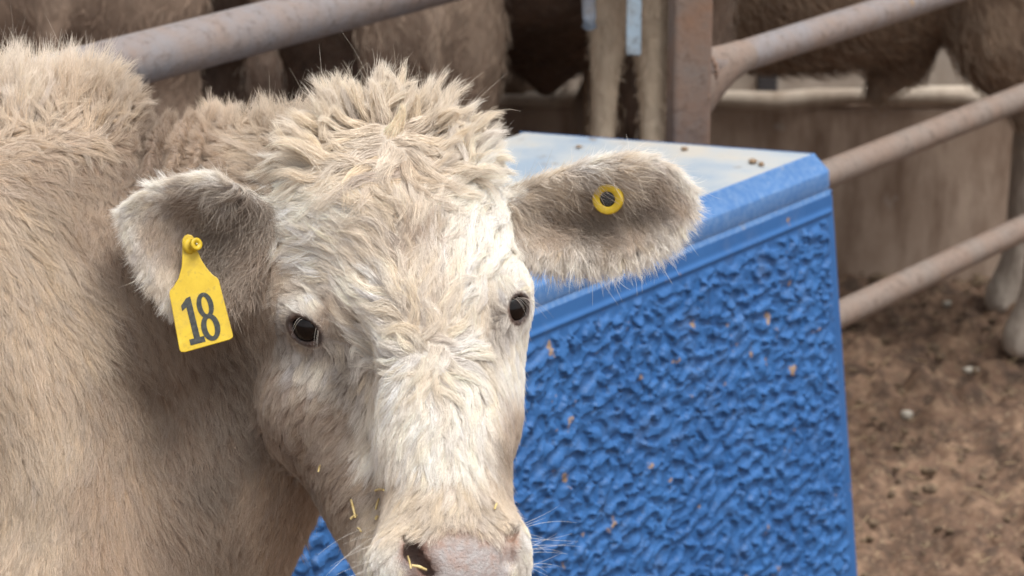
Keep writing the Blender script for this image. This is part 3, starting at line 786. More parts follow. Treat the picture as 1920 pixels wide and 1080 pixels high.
# --- groom table: photo px, py, flow angle (0 right, 90 down), length px, lift, spread deg, colour
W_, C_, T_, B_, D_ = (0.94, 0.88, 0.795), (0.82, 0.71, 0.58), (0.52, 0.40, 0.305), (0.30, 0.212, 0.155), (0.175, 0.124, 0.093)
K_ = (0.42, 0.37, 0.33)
GROOM = {0: [
 (800,600,270,55,.25,12,C_),(800,550,270,62,.3,14,C_),(790,470,268,66,.3,16,T_),(765,410,262,60,.3,20,C_),
 (700,560,207,66,.3,14,W_),(620,500,204,66,.3,14,W_),(560,430,198,62,.3,14,W_),(700,480,214,68,.3,14,C_),(680,400,203,66,.32,16,W_),(600,380,193,64,.3,16,W_),(535,345,193,60,.3,18,W_),
 (620,600,232,50,.22,12,T_),(655,625,228,56,.28,12,C_),(685,652,214,55,.3,10,W_),(520,470,150,45,.2,12,C_),(505,520,120,38,.15,12,T_),(540,540,205,26,.1,8,C_),
 (880,560,322,60,.3,12,W_),(900,500,318,64,.3,14,W_),(940,430,325,60,.3,14,W_),(950,370,338,58,.3,16,W_),(870,400,302,62,.3,16,W_),(860,470,305,64,.3,14,W_),(925,560,290,45,.2,10,C_),(965,490,300,40,.2,10,W_),(905,610,285,45,.2,10,C_),
 (745,662,188,52,.32,10,W_),(868,648,348,50,.32,10,W_),
 (805,690,92,50,.35,10,C_),(752,695,152,58,.35,10,W_),(712,760,112,56,.28,10,W_),(700,850,100,48,.2,10,W_),(770,770,95,52,.25,10,W_),(850,705,38,54,.35,10,W_),(888,765,82,50,.25,10,W_),(880,850,86,44,.2,10,W_),(800,850,93,48,.22,12,W_),(835,930,95,42,.22,14,C_),(760,930,122,42,.22,14,C_),(930,930,62,36,.2,14,C_),
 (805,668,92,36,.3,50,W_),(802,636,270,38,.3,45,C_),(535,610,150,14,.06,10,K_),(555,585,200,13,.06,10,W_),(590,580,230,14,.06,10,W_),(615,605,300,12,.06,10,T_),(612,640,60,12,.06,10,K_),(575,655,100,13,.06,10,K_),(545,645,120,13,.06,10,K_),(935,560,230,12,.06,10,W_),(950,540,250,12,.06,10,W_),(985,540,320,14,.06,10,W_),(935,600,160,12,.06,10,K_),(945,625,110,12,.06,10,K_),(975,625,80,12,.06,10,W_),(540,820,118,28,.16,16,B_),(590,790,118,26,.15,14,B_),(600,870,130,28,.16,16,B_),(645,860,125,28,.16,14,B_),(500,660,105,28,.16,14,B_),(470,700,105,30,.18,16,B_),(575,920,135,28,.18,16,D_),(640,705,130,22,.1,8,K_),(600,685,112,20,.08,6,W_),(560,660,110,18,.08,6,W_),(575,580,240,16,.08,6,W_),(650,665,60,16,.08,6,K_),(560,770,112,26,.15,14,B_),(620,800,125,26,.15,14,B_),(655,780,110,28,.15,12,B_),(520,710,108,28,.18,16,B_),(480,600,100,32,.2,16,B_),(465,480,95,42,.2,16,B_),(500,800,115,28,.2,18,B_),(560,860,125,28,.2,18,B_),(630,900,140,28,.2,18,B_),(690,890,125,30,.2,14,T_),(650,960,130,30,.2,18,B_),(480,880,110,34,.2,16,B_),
 (960,690,78,28,.12,8,W_),(970,640,80,20,.1,6,W_),(962,780,82,30,.15,12,T_),(955,840,80,30,.15,14,B_),(955,920,70,26,.15,14,T_),(980,560,60,16,.1,6,W_),
 (710,985,112,22,.15,10,C_),(790,985,130,20,.15,12,C_),(860,965,95,16,.12,10,C_),(925,970,45,18,.12,10,C_),(715,1050,105,13,.12,8,W_),(985,1020,80,13,.12,8,W_),(770,1120,105,12,.12,8,W_),(860,1000,92,7,.12,8,T_),
 (735,200,272,80,.85,34,C_),(680,205,255,72,.8,36,C_),(640,225,228,85,.55,26,C_),(590,245,208,62,.34,24,C_),(550,275,198,62,.28,22,C_),(510,300,195,70,.4,20,C_),(790,200,290,78,.8,34,C_),(840,215,312,82,.7,30,C_),(890,240,322,55,.3,24,C_),(928,290,330,38,.18,20,W_),(735,238,272,75,.55,26,C_),(708,262,185,65,.4,26,C_),(762,262,355,65,.4,26,C_),(735,288,92,65,.38,30,C_),(740,310,95,85,.42,40,T_),(680,300,150,85,.42,34,C_),(820,300,25,85,.42,34,C_),(630,320,172,80,.4,24,C_),(880,340,350,55,.2,22,W_),(760,360,80,80,.4,40,C_),(700,350,130,75,.4,34,C_)],
1: [(300,350,195,38,.25,18,W_),(400,325,200,40,.25,18,W_),(250,380,165,28,.25,20,W_),(240,440,125,28,.3,20,W_),(270,520,115,36,.3,20,W_),(320,570,105,42,.25,18,W_),(390,580,95,36,.25,18,C_),(290,430,110,28,.12,14,T_),(330,470,95,26,.1,12,T_),(310,520,110,34,.15,14,C_),(400,400,120,60,.35,28,D_),(450,390,110,80,.4,28,D_),(430,450,118,80,.38,22,D_),(470,460,110,75,.35,16,B_),(370,410,100,40,.25,16,B_),(350,380,150,40,.25,20,B_),(440,540,95,60,.3,18,B_)],
2: [(1020,350,350,55,.3,16,C_),(1100,310,345,50,.28,16,W_),(1200,297,350,45,.28,16,W_),(1270,322,30,42,.3,20,W_),(1305,370,60,40,.3,20,W_),(1285,425,60,42,.3,20,W_),(1245,455,60,55,.3,20,W_),(1200,478,70,62,.3,20,W_),(1150,490,85,62,.3,20,W_),(1080,490,92,66,.3,20,W_),(1015,478,100,60,.3,20,W_),(1020,440,60,60,.3,14,T_),(1030,400,38,75,.25,12,B_),(1080,420,40,70,.25,12,D_),(1080,370,28,70,.25,12,B_),(1130,440,46,52,.25,12,B_),(1150,330,30,75,.35,18,C_),(1210,340,25,55,.25,18,T_),(1230,390,35,30,.18,14,D_),(1190,400,30,28,.15,14,D_),(1200,365,25,34,.18,14,B_),(1180,440,60,30,.2,14,T_),(1120,345,25,75,.35,18,B_),(1260,380,20,36,.2,16,T_)],
3: [(20,140,268,105,.8,14,W_),(100,130,280,110,.8,16,W_),(180,140,290,105,.75,18,W_),(255,160,312,90,.65,20,C_),(60,215,262,90,.55,18,W_),(150,225,262,85,.5,22,C_),(230,235,300,65,.4,26,C_),(60,262,330,60,.42,42,C_),(150,270,338,58,.42,42,C_),(230,275,345,46,.33,40,T_),(60,315,50,56,.28,28,T_),(150,318,45,50,.26,30,T_),(150,310,70,50,.25,26,B_),(230,310,80,42,.22,30,B_),(260,240,300,26,.2,26,B_),(310,235,275,12,.1,16,B_),(345,250,240,12,.1,16,T_),(280,270,200,13,.1,16,B_),(360,212,280,24,.25,24,T_),(300,300,95,12,.1,16,B_),(265,300,95,15,.1,18,B_),(330,300,140,13,.1,16,T_),(350,260,210,18,.12,20,T_),(340,320,200,24,.2,24,T_),(330,215,285,34,.6,30,T_),(400,205,290,60,.8,28,C_),(460,185,285,85,.85,24,W_),(520,195,300,75,.8,26,C_),(560,215,300,60,.7,26,C_),(375,290,170,18,.12,18,T_),(410,280,190,40,.25,26,T_),(470,270,200,55,.3,24,C_),
 (20,420,62,62,.2,14,C_),(90,480,60,62,.2,14,C_),(150,430,68,52,.2,18,T_),(220,480,70,45,.2,20,B_),(60,650,75,60,.18,10,C_),(160,620,68,60,.18,10,C_),(240,620,62,50,.2,16,B_),(300,700,60,48,.2,16,B_),(220,760,68,58,.18,10,T_),(330,820,64,55,.2,14,B_),(100,820,84,62,.16,9,C_),(200,900,78,60,.16,9,T_),(60,1000,90,62,.16,8,C_),(200,1040,84,60,.16,9,T_),(330,1000,72,52,.18,12,B_),(400,900,70,46,.2,16,D_),(430,800,80,44,.2,16,D_),(420,680,80,42,.2,16,D_),(380,600,75,44,.2,16,B_),(430,1020,85,46,.2,14,B_),(500,930,105,42,.2,14,T_),(520,1030,105,42,.2,14,T_),(560,950,110,38,.2,14,T_),(-500,700,100,60,.18,10,T_),(-1500,700,110,60,.18,10,T_),(-1500,200,175,60,.18,10,C_),(-500,150,175,70,.3,12,C_),(0,1800,92,40,.15,10,C_),(-2000,1800,92,40,.15,10,C_)]}  # neck fold set browner and darker, its shade painted into the coat
for k in GROOM:
    t = [(x, y, math.cos(R(a)), math.sin(R(a)), L, l, sp, *c) for x, y, a, L, l, sp, c in GROOM[k]]
    GROOM[k] = np.array(t)
def groom(P, reg):                                  # -> flow (u,v), length, lift, spread, colour
    out = np.zeros((len(P), 8)); px = to_px(P)
    for k, T in GROOM.items():
        m = np.where(reg == k)[0]
        for j in range(0, len(m), 50000):
            mm = m[j:j+50000]
            d2 = (px[mm, None, 0]-T[None, :, 0])**2 + (px[mm, None, 1]-T[None, :, 1])**2
            w = 1/(d2+14.0**2)**1.75; w /= w.sum(1, keepdims=True)
            out[mm] = w@T[:, 2:]
    return out
# columns: 0 du 1 dv 2 len 3 lift 4 spread 5:8 colour

vreg = region(cv_)
gv = groom(cv_, vreg)
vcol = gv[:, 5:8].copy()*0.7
# bare skin: nose pad, nostrils, eye rims
vpx = to_px(cv_)
front = cv_[:, 2] > 100
pad = front & (((vpx[:, 0]-864)/100)**2 + ((vpx[:, 1]-1050)/66)**2 < 1)
def bare_mask(P):
    px = to_px(P)
    m = smooth01(1.15-np.sqrt(((px[:, 0]-866)/96)**2+((px[:, 1]-1072)/76)**2), 0, 0.3)*(P[:, 2] > 100)
    a = np.minimum(np.hypot((px[:, 0]-778)/1.0, (px[:, 1]-1042)), np.hypot(px[:, 0]-792, px[:, 1]-1064))
    m = np.maximum(m, smooth01(46-a, 0, 22)*(P[:, 2] > 100))
    m = np.maximum(m, smooth01(30-np.hypot(px[:, 0]-955, (px[:, 1]-1020)*0.5), 0, 16)*(P[:, 2] > 100))
    for (q, nrm, e1, e2, size) in EYES.values():
        r = P-q; a = r@e1; b = r@e2
        m = np.maximum(m, smooth01(1.42-np.sqrt((a/size[0])**2+(b/size[1])**2), 0, 0.2)*(np.abs(r@nrm) < 60))
    return m
bm = bare_mask(cv_)
skin = np.zeros_like(vcol); skin[:] = (0.30, 0.205, 0.17)
nz = np.random.default_rng(3).normal(0, 1, len(cv_))[:, None]
pgrey = np.array((0.38, 0.345, 0.335)); ppink = np.array((0.40, 0.315, 0.262))
lowpad = smooth01(vpx[:, 1]-0.25*np.abs(vpx[:, 0]-866), 985, 1030)[:, None]
skin = ppink*(1-lowpad) + pgrey*lowpad
for (q, nrm, e1, e2, size) in EYES.values():
    r = np.linalg.norm(cv_-q, axis=1); skin[r < 70] = (0.055, 0.04, 0.036)
na = np.minimum(np.hypot(vpx[:, 0]-776, vpx[:, 1]-1035), np.hypot(vpx[:, 0]-795, vpx[:, 1]-1066)); sel = smooth01(46-na, 0, 34)[:, None]*(cv_[:, 2] > 100)[:, None]
skin = skin*(1-sel) + np.array((0.13, 0.085, 0.07))*sel
vcol = vcol*(1-bm[:, None]) + skin*bm[:, None]

hide = NT('calf_hide')
at = hide.n('ShaderNodeAttribute', attribute_name='tint')
b1 = hide.noise(420, 4, 0.65); b2 = hide.noise(150, 4, 0.6)
b3 = hide.noise(45, 5, 0.65); mm_ = hide.n('ShaderNodeMix', data_type='RGBA', blend_type='MULTIPLY'); mk_ = hide.n('ShaderNodeMath', operation='MULTIPLY'); hide.l(hide.ramp(b3, [(0.44, g(0)), (0.60, g(1))]), mk_.inputs[0]); hide.l(at.outputs['Alpha'], mk_.inputs[1]); hide.l(mk_.outputs[0], mm_.inputs[0]); hide.l(at.outputs['Color'], mm_.inputs[6]); mm_.inputs[7].default_value = (1.0, 0.78, 0.68, 1); hc = mm_.outputs[2]
hc = hide.mix(hide.ramp(b2, [(0.46, g(0)), (0.7, g(0.4))]), hc, (0.22, 0.14, 0.11))
hide.set(Base_Color=hc, Roughness=0.33, Normal=hide.bump(b1, 0.9, 0.002, hide.bump(b2, 0.35, 0.002)))
BASE = np.array([to_world(np.array([-900., 500., -450.]))[0], to_world(np.array([-900., 500., -450.]))[1], 0.0])
calf = fill_mesh('calf', to_world(cv_), cq_, hide.m, vcol, None, BASE, bm)
tag(calf, 'cream white shaggy calf with yellow ear tags turning its head to us', 'calf')
bpy.context.view_layer.update()

# --- eyes
def build_eye(key):
    q, nrm, e1, e2, size = EYES[key]
    c = q - nrm*24; rad = 35.0
    V, F = [], []; nu, nv = 40, 24
    for j in range(nv+1):
        th = math.pi*j/nv
        for i in range(nu):
            ph = 2*math.pi*i/nu
            V.append(c + rad*(math.sin(th)*math.cos(ph)*e1 + math.sin(th)*math.sin(ph)*e2 + math.cos(th)*nrm))
    for j in range(nv):
        for i in range(nu): F.append([j*nu+i, (j+1)*nu+i, (j+1)*nu+(i+1) % nu, j*nu+(i+1) % nu])
    m = NT('dark_eye'); m.set(Base_Color=(0.010, 0.006, 0.005), Roughness=0.06)
    m.set(Base_Color=m.ramp(m.noise(90, 3), [(0.4, (0.003, 0.002, 0.002)), (0.8, (0.014, 0.007, 0.005))]))
    m.p.inputs['Coat Weight'].default_value = 0.3; m.p.inputs['Coat Roughness'].default_value = 0.03; m.p.inputs['Specular IOR Level'].default_value = 0.16
    return mesh_obj('eye', to_world(np.array(V)), F, m.m, calf, True, BASE)
for k in EYES: build_eye(k)

# ------------------------------------------------------------------ fur
def lowf(p): return np.sin(p[:, 0]/61+p[:, 1]/97)*0.6 + np.sin(p[:, 1]/83-p[:, 0]/41+1.3)*0.5 + np.sin(p[:, 0]/190+p[:, 1]/150)*0.6
def grow():
    q = cq_; v = cv_.astype(np.float64)
    a, b, c, d = (v[q[:, i]] for i in range(4))
    area = 0.5*np.linalg.norm(np.cross(c-a, d-b), axis=1); ctr = (a+b+c+d)/4
    nrm = np.cross(c-a, d-b); nrm /= np.linalg.norm(nrm, axis=1, keepdims=True)+1e-9
    if np.mean((nrm*CF.grad(ctr)).sum(1)) < 0: nrm = -nrm
    px = to_px(ctr); reg = vreg[q[:, 0]]
    view = nrm[:, 2]
    inside = (px[:, 0] > -130) & (px[:, 1] < 1220)
    dens = np.where(inside, 1.0, 0.12)*np.where(view > -0.25, 1.0, 0.22)
    dens *= np.choose(reg, [1.25, 2.0, 2.0, 0.95])
    dens *= 1-bare_mask(ctr)
    face_w = area*dens
    N = int(760000*FUR); G = int(25000*min(1, FUR*2))
    def sample(n, w):
        f = np.searchsorted(np.cumsum(w)/w.sum(), rng.random(n)); f = np.clip(f, 0, len(w)-1)
        s, t = rng.random((n, 1)), rng.random((n, 1))
        return a[f]*(1-s)*(1-t) + b[f]*s*(1-t) + c[f]*s*t + d[f]*(1-s)*t, f
    K = 8; S = np.linspace(0, 1, K)
    # ---- guide strands follow the flow
    gp, gf = sample(G, face_w*np.choose(reg, [0.7, 1.4, 1.4, 1.9])*np.where((reg == 0) & (px[:, 1] < 335), 0.62, 1.0)); greg = reg[gf]
    g0 = groom(gp, greg)
    glen = g0[:, 2]*np.where((greg == 1) | (greg == 2), rng.uniform(0.9, 1.1, G), np.where(g0[:, 3] > 0.6, rng.uniform(0.4, 1.4, G)*np.where(greg == 0, 1.0, 0.9), rng.uniform(0.75, 1.3, G)))*np.where((greg == 0) & (g0[:, 3] < 0.46), 1.25, 1.0); glift = np.where(g0[:, 3] < 0.46, g0[:, 3]*np.where(greg == 0, 0.44, 0.7), g0[:, 3])
    ang = R(0.75)*g0[:, 4]*rng.normal(0, 1, G) + np.where(greg == 3, 0.22*lowf(gp*1.1+40), 0.0)
    ca, sa = np.cos(ang), np.sin(ang)
    pos = gp.copy(); GP = np.zeros((G, K, 3)); GP[:, 0] = pos
    pn = CF.grad(pos)
    ph, fr = rng.normal(0, 0.6, G) + 2.2*np.sin(gp[:, 0]/75+gp[:, 1]/110) + 2.2*np.sin(gp[:, 1]/66-gp[:, 0]/130), rng.uniform(0.6, 1.0, G); am = rng.uniform(0.5, 1.3, G)*np.where(greg == 3, 0.4, 1.0)*smooth01(g0[:, 2], 36, 60)*np.where(greg == 3, smooth01(glift, 0.2, 0.5), 1.0)
    bend = rng.normal(0, 0.35, G)*(g0[:, 4]/20)
    prev = None
    for k in range(1, K):
        g2 = groom(pos, greg) if k < 5 else gg; gg = np.where((glift > 0.5)[:, None], g0, g2)
        fl = np.stack([gg[:, 0], gg[:, 1], np.zeros(G)], -1)
        aa = ang + bend*S[k] + am*0.42*np.where(glift > 0.4, 0.6, 1.0)*np.cos(2*np.pi*fr*S[k]+ph)
        ca, sa = np.cos(aa), np.sin(aa)
        fl = np.stack([fl[:, 0]*ca-fl[:, 1]*sa, fl[:, 0]*sa+fl[:, 1]*ca, fl[:, 2]], -1)
        n = CF.grad(pos)
        t = fl - n*(fl*n).sum(1, keepdims=True); t /= np.linalg.norm(t, axis=1, keepdims=True)+1e-6
        free = smooth01(glift, 0.45, 0.75)[:, None]
        free = np.maximum(free, smooth01((fl*n).sum(1)/(np.linalg.norm(fl, axis=1)+1e-6), 0.5, 0.9)[:, None]*((greg > 0) | (gp[:, 1] < 330))[:, None])
        if k == 1: t0, n0 = t.copy(), n.copy()
        # free tufts aim along the picture flow itself, lying coats stay tangent
        flu = fl/(np.linalg.norm(fl, axis=1, keepdims=True)+1e-6)
        tt = t*(1-free) + (flu*0.85+n0*0.35)*free
        lf = (glift*(1.25-1.3*S[k])).clip(-0.1, 1)[:, None]*(1-0.6*free)
        dr = tt + n*lf + free*DOWN*0.22*(S[k]**2); dr /= np.linalg.norm(dr, axis=1, keepdims=True)
        pos = pos + dr*(glen/(K-1))[:, None]
        dd = CF.at(pos); mn = 1.5 + 3.0*S[k]
        pos = pos + n*np.clip(mn-dd, 0, 12)[:, None]*(1-0.0*free)
        GP[:, k] = pos
    kd = kdtree.KDTree(G)
    for i, p in enumerate(gp): kd.insert((p[0], p[1], p[2] + 400*greg[i]), i)
    kd.balance()
    hp, hf = sample(N, face_w); hreg = reg[hf]
    near = np.array([kd.find((p[0], p[1], p[2]+400*r))[1] for p, r in zip(hp, hreg)])
    wild = (rng.random(N) < 0.05) & (g0[near, 3] > 0.5)
    hlen = rng.uniform(0.6, 1.08, N)*np.where((hreg == 1) | (hreg == 2), rng.uniform(0.55, 1.05, N), 1.0)
    spread = g0[near, 4]
    C = np.clip(rng.normal(0.68, 0.17, N), 0.12, 0.95)
    C = np.where(hreg == 3, C*0.42, np.where(hreg > 0, C*0.18, C))*(0.45+0.55*smooth01(g0[near, 2], 30, 58)); C = np.where((hreg == 0) & (g0[near, 3] > 0.45), np.clip(C+0.25, 0, 0.95), C)
    off = hp - gp[near]
    # resample guide at own length
    idx = np.clip(S[None]*hlen[:, None]*(K-1), 0, K-1.001); i0 = idx.astype(int); fr_ = (idx-i0)[..., None]
    gpn = GP[near]; pts = np.take_along_axis(gpn, i0[..., None], 1)*(1-fr_) + np.take_along_axis(gpn, i0[..., None]+1, 1)*fr_
    pts = pts + off[:, None]*(1-C[:, None, None]*(S**0.9)[None, :, None])
    # fine frizz, and a few flyaway hairs
    L = np.linalg.norm(GP[near][:, -1]-GP[near][:, 0], axis=1)
    fz = rng.normal(0, 1, (N, 3))*(0.05*L*np.where(rng.random(N) < 0.04, 3.0, 1.0)*np.where(wild, 5.0, 1.0)*np.where((hreg == 1) | (hreg == 2), 2.2, 1.0))[:, None]
    fz2 = rng.normal(0, 1, (N, 3))*(0.018*L)[:, None]
    pts = pts + fz[:, None]*(S**1.6)[None, :, None] + fz2[:, None]*np.sin(S*6.28*1.2)[None, :, None]
    flat = pts.reshape(-1, 3)
    for j in range(0, len(flat), 600000):
        P = flat[j:j+600000]; dd = CF.at(P); bad = dd < 0.8
        if bad.any(): P[bad] += CF.grad(P[bad])*(0.8-dd[bad])[:, None]
    pts = flat.reshape(N, K, 3); pts[:, 0] = hp
    h0 = groom(hp, hreg)
    gt = rng.normal(1.0, 0.055, G)
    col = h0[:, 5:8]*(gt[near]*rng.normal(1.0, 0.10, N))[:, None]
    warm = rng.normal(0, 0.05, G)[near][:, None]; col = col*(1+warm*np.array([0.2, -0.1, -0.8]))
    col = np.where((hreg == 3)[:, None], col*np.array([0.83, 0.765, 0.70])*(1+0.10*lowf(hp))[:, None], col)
    col = np.clip(col, 0.02, 0.95)
    base_r = np.choose(hreg, [0.00016, 0.00015, 0.00015, 0.000145])*rng.uniform(0.75, 1.25, N)
    long_ = np.clip(h0[:, 2]/60, 0.55, 1.15)
    rad = (base_r*long_)[:, None]*np.array([1.0, 1.0, 0.98, 0.92, 0.82, 0.66, 0.45, 0.18])[None]*np.where(wild, 0.6, 1.0)[:, None]
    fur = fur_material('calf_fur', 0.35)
    top = (hreg == 0) & (h0[:, 3] > 0.42)
    for nm, m in (('coat', ~top), ('topknot', top)):
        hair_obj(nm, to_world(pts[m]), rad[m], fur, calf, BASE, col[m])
if FUR > 0: grow()

# --- lashes and whiskers
def build_lashes():
    fur = fur_material('lash_fur', 0.2)
    P, Rr = [], []
    for key, cnt in (('l', 5), ('r', 12)):
        q, nrm, e1, e2, size = EYES[key]
        upv = e2 if e2[1] < 0 else -e2
        if key == 'r': upv = np.array([0.45, -0.9, 0.2]); upv /= np.linalg.norm(upv)
        for i in range(cnt):
            a = rng.uniform(-1.1, 1.1)
            side = np.cross(upv, nrm)
            r0 = q + nrm*rng.uniform(4, 12) + upv*size[1]*1.0*math.cos(a*0.8) + side*size[0]*1.05*math.sin(a)
            out = nrm*1.0 + side*math.sin(a)*0.6 + (np.array([0.6, 0.1, 0]) if key == 'r' else np.array([-0.15, 0, 0]))
            L = rng.uniform(24, 44); s = np.linspace(0, 1, 6)[:, None]
            P.append(r0 + L*(out*s*0.75 + DOWN*(0.75*s*s - 0.02*s) + rng.normal(0, 0.06, 3)*s)); Rr.append(0.00014*(1-0.85*s[:, 0]))
    P = np.array(P); hair_obj('eyelashes', to_world(P), np.array(Rr), fur, calf, BASE, np.tile((0.62, 0.56, 0.50), (len(P), 1))*rng.uniform(0.6, 1.15, (len(P), 1)))
    P, Rr = [], []
    for i in range(38):
        rt = i % 3 != 0
        if rt: px, py = rng.uniform(968, 984), rng.uniform(940, 1090); dirn = np.array([1.0, rng.uniform(-0.45, 0.35), rng.uniform(-0.2, 0.5)]); L = rng.uniform(40, 110)
        else: px, py = rng.uniform(694, 730), rng.uniform(985, 1090); dirn = np.array([-1.0, rng.uniform(-0.1, 0.5), rng.uniform(-0.1, 0.5)]); L = rng.uniform(40, 100)
        q, nn = march(f_un, px, py)
        s = np.linspace(0, 1, 7)[:, None]
        P.append(q + L*(dirn*s + np.array([0, rng.uniform(-0.15, 0.45), 0])*s*s)); Rr.append(0.00017*(1-0.8*s[:, 0]))
    P = np.array(P); hair_obj('whiskers', to_world(P), np.array(Rr), fur, calf, BASE, np.tile((0.8, 0.76, 0.7), (len(P), 1)))
if FUR > 0: build_lashes()

# ------------------------------------------------------------------ ear tags
def local_plane(px, py, w):                         # metres per picture px there, and axes in the world
    k = (D0-w*SC)/D0
    return to_world(np.array(PP(px, py, w))), SC*k

def build_tags():
    yel = NT('yellow_plastic'); a = yel.noise(60, 5, 0.6); b = yel.noise(260, 4)
    col = yel.ramp(a, [(0.3, (0.55, 0.37, 0.015)), (0.6, (0.65, 0.455, 0.025)), (0.8, (0.68, 0.53, 0.08))])
    col = yel.mix(yel.ramp(b, [(0.56, g(0)), (0.75, g(0.5))]), col, (0.30, 0.20, 0.04))
    col = yel.mix(yel.ramp(yel.noise(24, 5, 0.7), [(0.5, g(0)), (0.72, g(0.55))]), col, (0.34, 0.23, 0.06))
    yel.set(Base_Color=col, Roughness=0.42, Normal=yel.bump(b, 0.08, 0.0005))
    ink = NT('black_ink').set(Base_Color=(0.022, 0.026, 0.026), Roughness=0.55)
    ink.set(Base_Color=ink.ramp(ink.noise(300, 3), [(0.4, (0.018, 0.022, 0.022)), (0.75, (0.06, 0.06, 0.05))]))
    w0 = 45.0
    o, k = local_plane(372, 550, w0)
    tw = R(10)                                       # the panel hangs turned a little
    ex = RIGHT*math.cos(tw) + FWD*math.sin(tw)*0.6; ex /= np.linalg.norm(ex); ey = UP*0.985 + FWD*0.17; ey -= ex*np.dot(ex, ey); ey /= np.linalg.norm(ey); ez = np.cross(ex, ey)
    out = [(342, 449), (346, 442), (352, 439), (360, 441), (366, 450), (371, 472), (378, 488), (387, 502), (397, 514), (407, 521), (410, 526), (436, 628), (436, 633), (430, 637), (348, 660), (340, 660), (337, 655), (318, 551), (319, 545), (326, 537), (335, 522), (341, 500), (342, 475)]
    cxp = 1/np.dot(ex, RIGHT)
    loc = lambda x, y: ((x-372)*k*cxp, -(y-550)*k/np.dot(ey, UP))
    poly = [loc(*p) for p in out][::-1]
    r = empty('ear_tag', o); bpy.context.view_layer.update()
    pn = MB().prism(poly, o, ex, ey, ez, -0.0009, 0.0009).build('tag_panel', yel.m, r, False); bevel(pn, 0.0006, 2, 50)
    # figures, strokes in tag axes
    dx, dy = np.array((0.968, -0.25)), np.array((0.235, 0.972))
    c0 = np.array((377.5, 597.0))
    T = lambda a, b: loc(*(c0 + dx*a + dy*b))
    def fig(poly, name):
        o2 = MB().prism([T(*p) for p in poly][::-1], o, ex, ey, ez, 0.0009, 0.0013).build(name, ink.m, r, False); return o2
    fig([(-19, -43), (-10.5, -45), (-10.5, 33), (-2.5, 33), (-2.5, 44), (-31, 44), (-31, 33), (-22, 33), (-22, -27), (-31, -22), (-31, -32)], 'numeral')
    def ring(cx, cy, rx, ry, th, n=36):
        V, F = [], []
        for i in range(n):
            a = 2*math.pi*i/n; c, s = math.cos(a), math.sin(a)
            for (fx, fy) in ((rx, ry), (rx-th, ry-th*0.8)):
                p = T(cx+fx*c, cy+fy*s)
                for h in (0.0009, 0.0013): V.append(o + ex*p[0] + ey*p[1] + ez*h)
        for i in range(n):
            j = (i+1) % n; A, B = i*4, j*4
            F += [[A+1, A+3, B+3, B+1], [A, A+1, B+1, B], [A+2, B+2, B+3, A+3]]
        return V, F
    m = MB(); m.add(*ring(12.5, -21.5, 15.5, 24.5, 9.5)); v2, f2 = ring(13.0, 20.5, 17.5, 25.5, 10.5)
    m.add([x + ez*0.00006 for x in v2], f2); m.build('numeral', ink.m, r, False)
    # stud
    s0, _ = local_plane(357, 461, w0); ax = ez*0.86 + ex*0.5; ax /= np.linalg.norm(ax)
    def disc(c, axn, prof, n=28):
        b1_ = np.cross(axn, UP); b1_ /= np.linalg.norm(b1_); b2_ = np.cross(axn, b1_); V, F = [], []
        for (rr_, h) in prof:
            for i in range(n):
                t = 2*math.pi*i/n; V.append(c + axn*h + rr_*(math.cos(t)*b1_ + math.sin(t)*b2_))
        for j in range(len(prof)-1):
            for i in range(n): F.append([j*n+i, j*n+(i+1) % n, (j+1)*n+(i+1) % n, (j+1)*n+i])
        F.append([(len(prof)-1)*n+i for i in range(n)])
        return V, F
    c0_ = o + ex*loc(357, 461)[0] + ey*loc(357, 461)[1]
    mm = k
    V, F = disc(c0_, ax, [(16*mm, 0), (16*mm, 3*mm), (13*mm, 6*mm), (9.5*mm, 8*mm), (9*mm, 17*mm), (12.0*mm, 18*mm), (12.2*mm, 24*mm), (11*mm, 25.5*mm), (5*mm, 25*mm), (3.5*mm, 21*mm)])
    o3 = mesh_obj('stud', V, F, yel.m, r, True); 
    steel = NT('steel_pin').set(Base_Color=(0.5, 0.5, 0.5), Metallic=1.0, Roughness=0.3).m
    V, F = disc(c0_ + ax*21*mm, ax, [(2.4*mm, 0), (2.2*mm, 3*mm), (0.6*mm, 5*mm)])
    mesh_obj('pin_tip', V, F, steel, o3, True, np.array(o))
    tag(r, 'yellow hanging ear tag printed 18 on the calf\'s drooping left-hand ear', 'ear tag')
    # round button
    q, nn = march(f_ear_r_only, 1145, 369, 200)
    c = to_world(q); ax = (RIGHT*nn[0] - UP*nn[1] - FWD*nn[2]); ax = ax*0.35 + (-FWD*0.93 - RIGHT*0.33 + UP*0.02)*0.65; ax /= np.linalg.norm(ax)
    c = c + ax*0.008
    r = empty('button_tag', c); bpy.context.view_layer.update()
    V, F = disc(c, ax, [(29*mm, -0.006), (30.5*mm, 0.0), (30.8*mm, 7*mm), (28.5*mm, 10.5*mm), (27.5*mm, 10.8*mm), (16.5*mm, 10.2*mm), (15.2*mm, 8.5*mm), (14.8*mm, -1*mm)])
    F = F[:-1]; mesh_obj('ring', V, F, yel.m, r, True)
    V, F = disc(c, ax, [(15*mm, 0.0), (15*mm, 6.5*mm), (13*mm, 8*mm), (6*mm, 8.6*mm), (3*mm, 7.6*mm)])
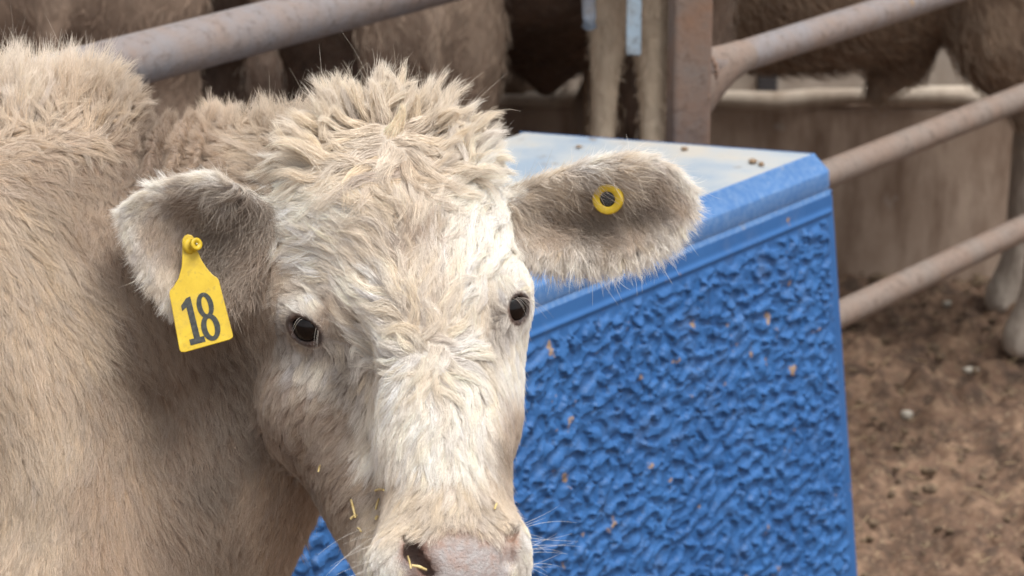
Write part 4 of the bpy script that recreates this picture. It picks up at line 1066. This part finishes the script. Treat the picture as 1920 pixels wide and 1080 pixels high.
    core = NT('black_plastic'); core.set(Base_Color=core.ramp(core.noise(900, 3), [(0.45, (0.015, 0.015, 0.018)), (0.7, (0.09, 0.09, 0.09))]), Roughness=0.45)
    mesh_obj('core', V, F, core.m, r, True)
    tag(r, 'round yellow button tag with black centre in the calf\'s raised right-hand ear', 'ear tag')
def f_ear_r_only(p): return f_ear_r(p)
build_tags()

# ------------------------------------------------------------------ straw stuck to the muzzle
def build_straw():
    m = NT('straw'); m.set(Base_Color=m.ramp(m.noise(200, 2), [(0.3, (0.50, 0.36, 0.12)), (0.7, (0.72, 0.57, 0.28))]), Roughness=0.5)
    bits = [((664, 938), (673, 972), 2.6, 10, 'straw stem hanging on the brown jaw left of the muzzle'),
            ((676, 990), (683, 998), 2.0, 8, 'short straw hanging lowest on the jaw below the other bits'),
            ((711, 958), (720, 934), 2.4, 10, 'upright straw between jaw and muzzle under the cheek'),
            ((711, 921), (729, 918), 2.6, 10, 'flat golden straw highest among the bits beside the nose'),
            ((712, 977), (717, 970), 3.0, 10, 'pale chip of straw at the top left of the muzzle'),
            ((664, 973), (675, 967), 2.8, 9, 'broad pale straw flake across the jaw'),
            ((766, 1046), (773, 1066), 2.0, 20, 'thin straw standing in the left nostril'),
            ((774, 1061), (804, 1069), 3.0, 16, 'thick straw lying across the bottom of the left nostril'),
            ((922, 957), (926, 946), 2.2, 8, 'tiny straw above the right nostril'),
            ((604, 884), (607, 872), 2.0, 9, 'short pale straw on the calf\'s lower cheek'),
            ((964, 888), (986, 922), 1.6, 14, 'thin dark straw wisp on the right side of the muzzle')]
    for (a, b, rad, lift, lab) in bits:
        q1, n1 = march(f_un, *a); q2, n2 = march(f_un, *b)
        p1, p2 = to_world(q1+n1*lift), to_world(q2+n2*lift); mid = (p1+p2)/2 + np.array([0, 0, 0.0008])
        o = MB().tube([p1, mid, p2], [rad*SC*0.8, rad*SC, rad*SC*0.7], 7).build('straw', m.m, base=p1)
        tag(o, lab, 'straw', 'straw stuck to the calf\'s face')
build_straw()
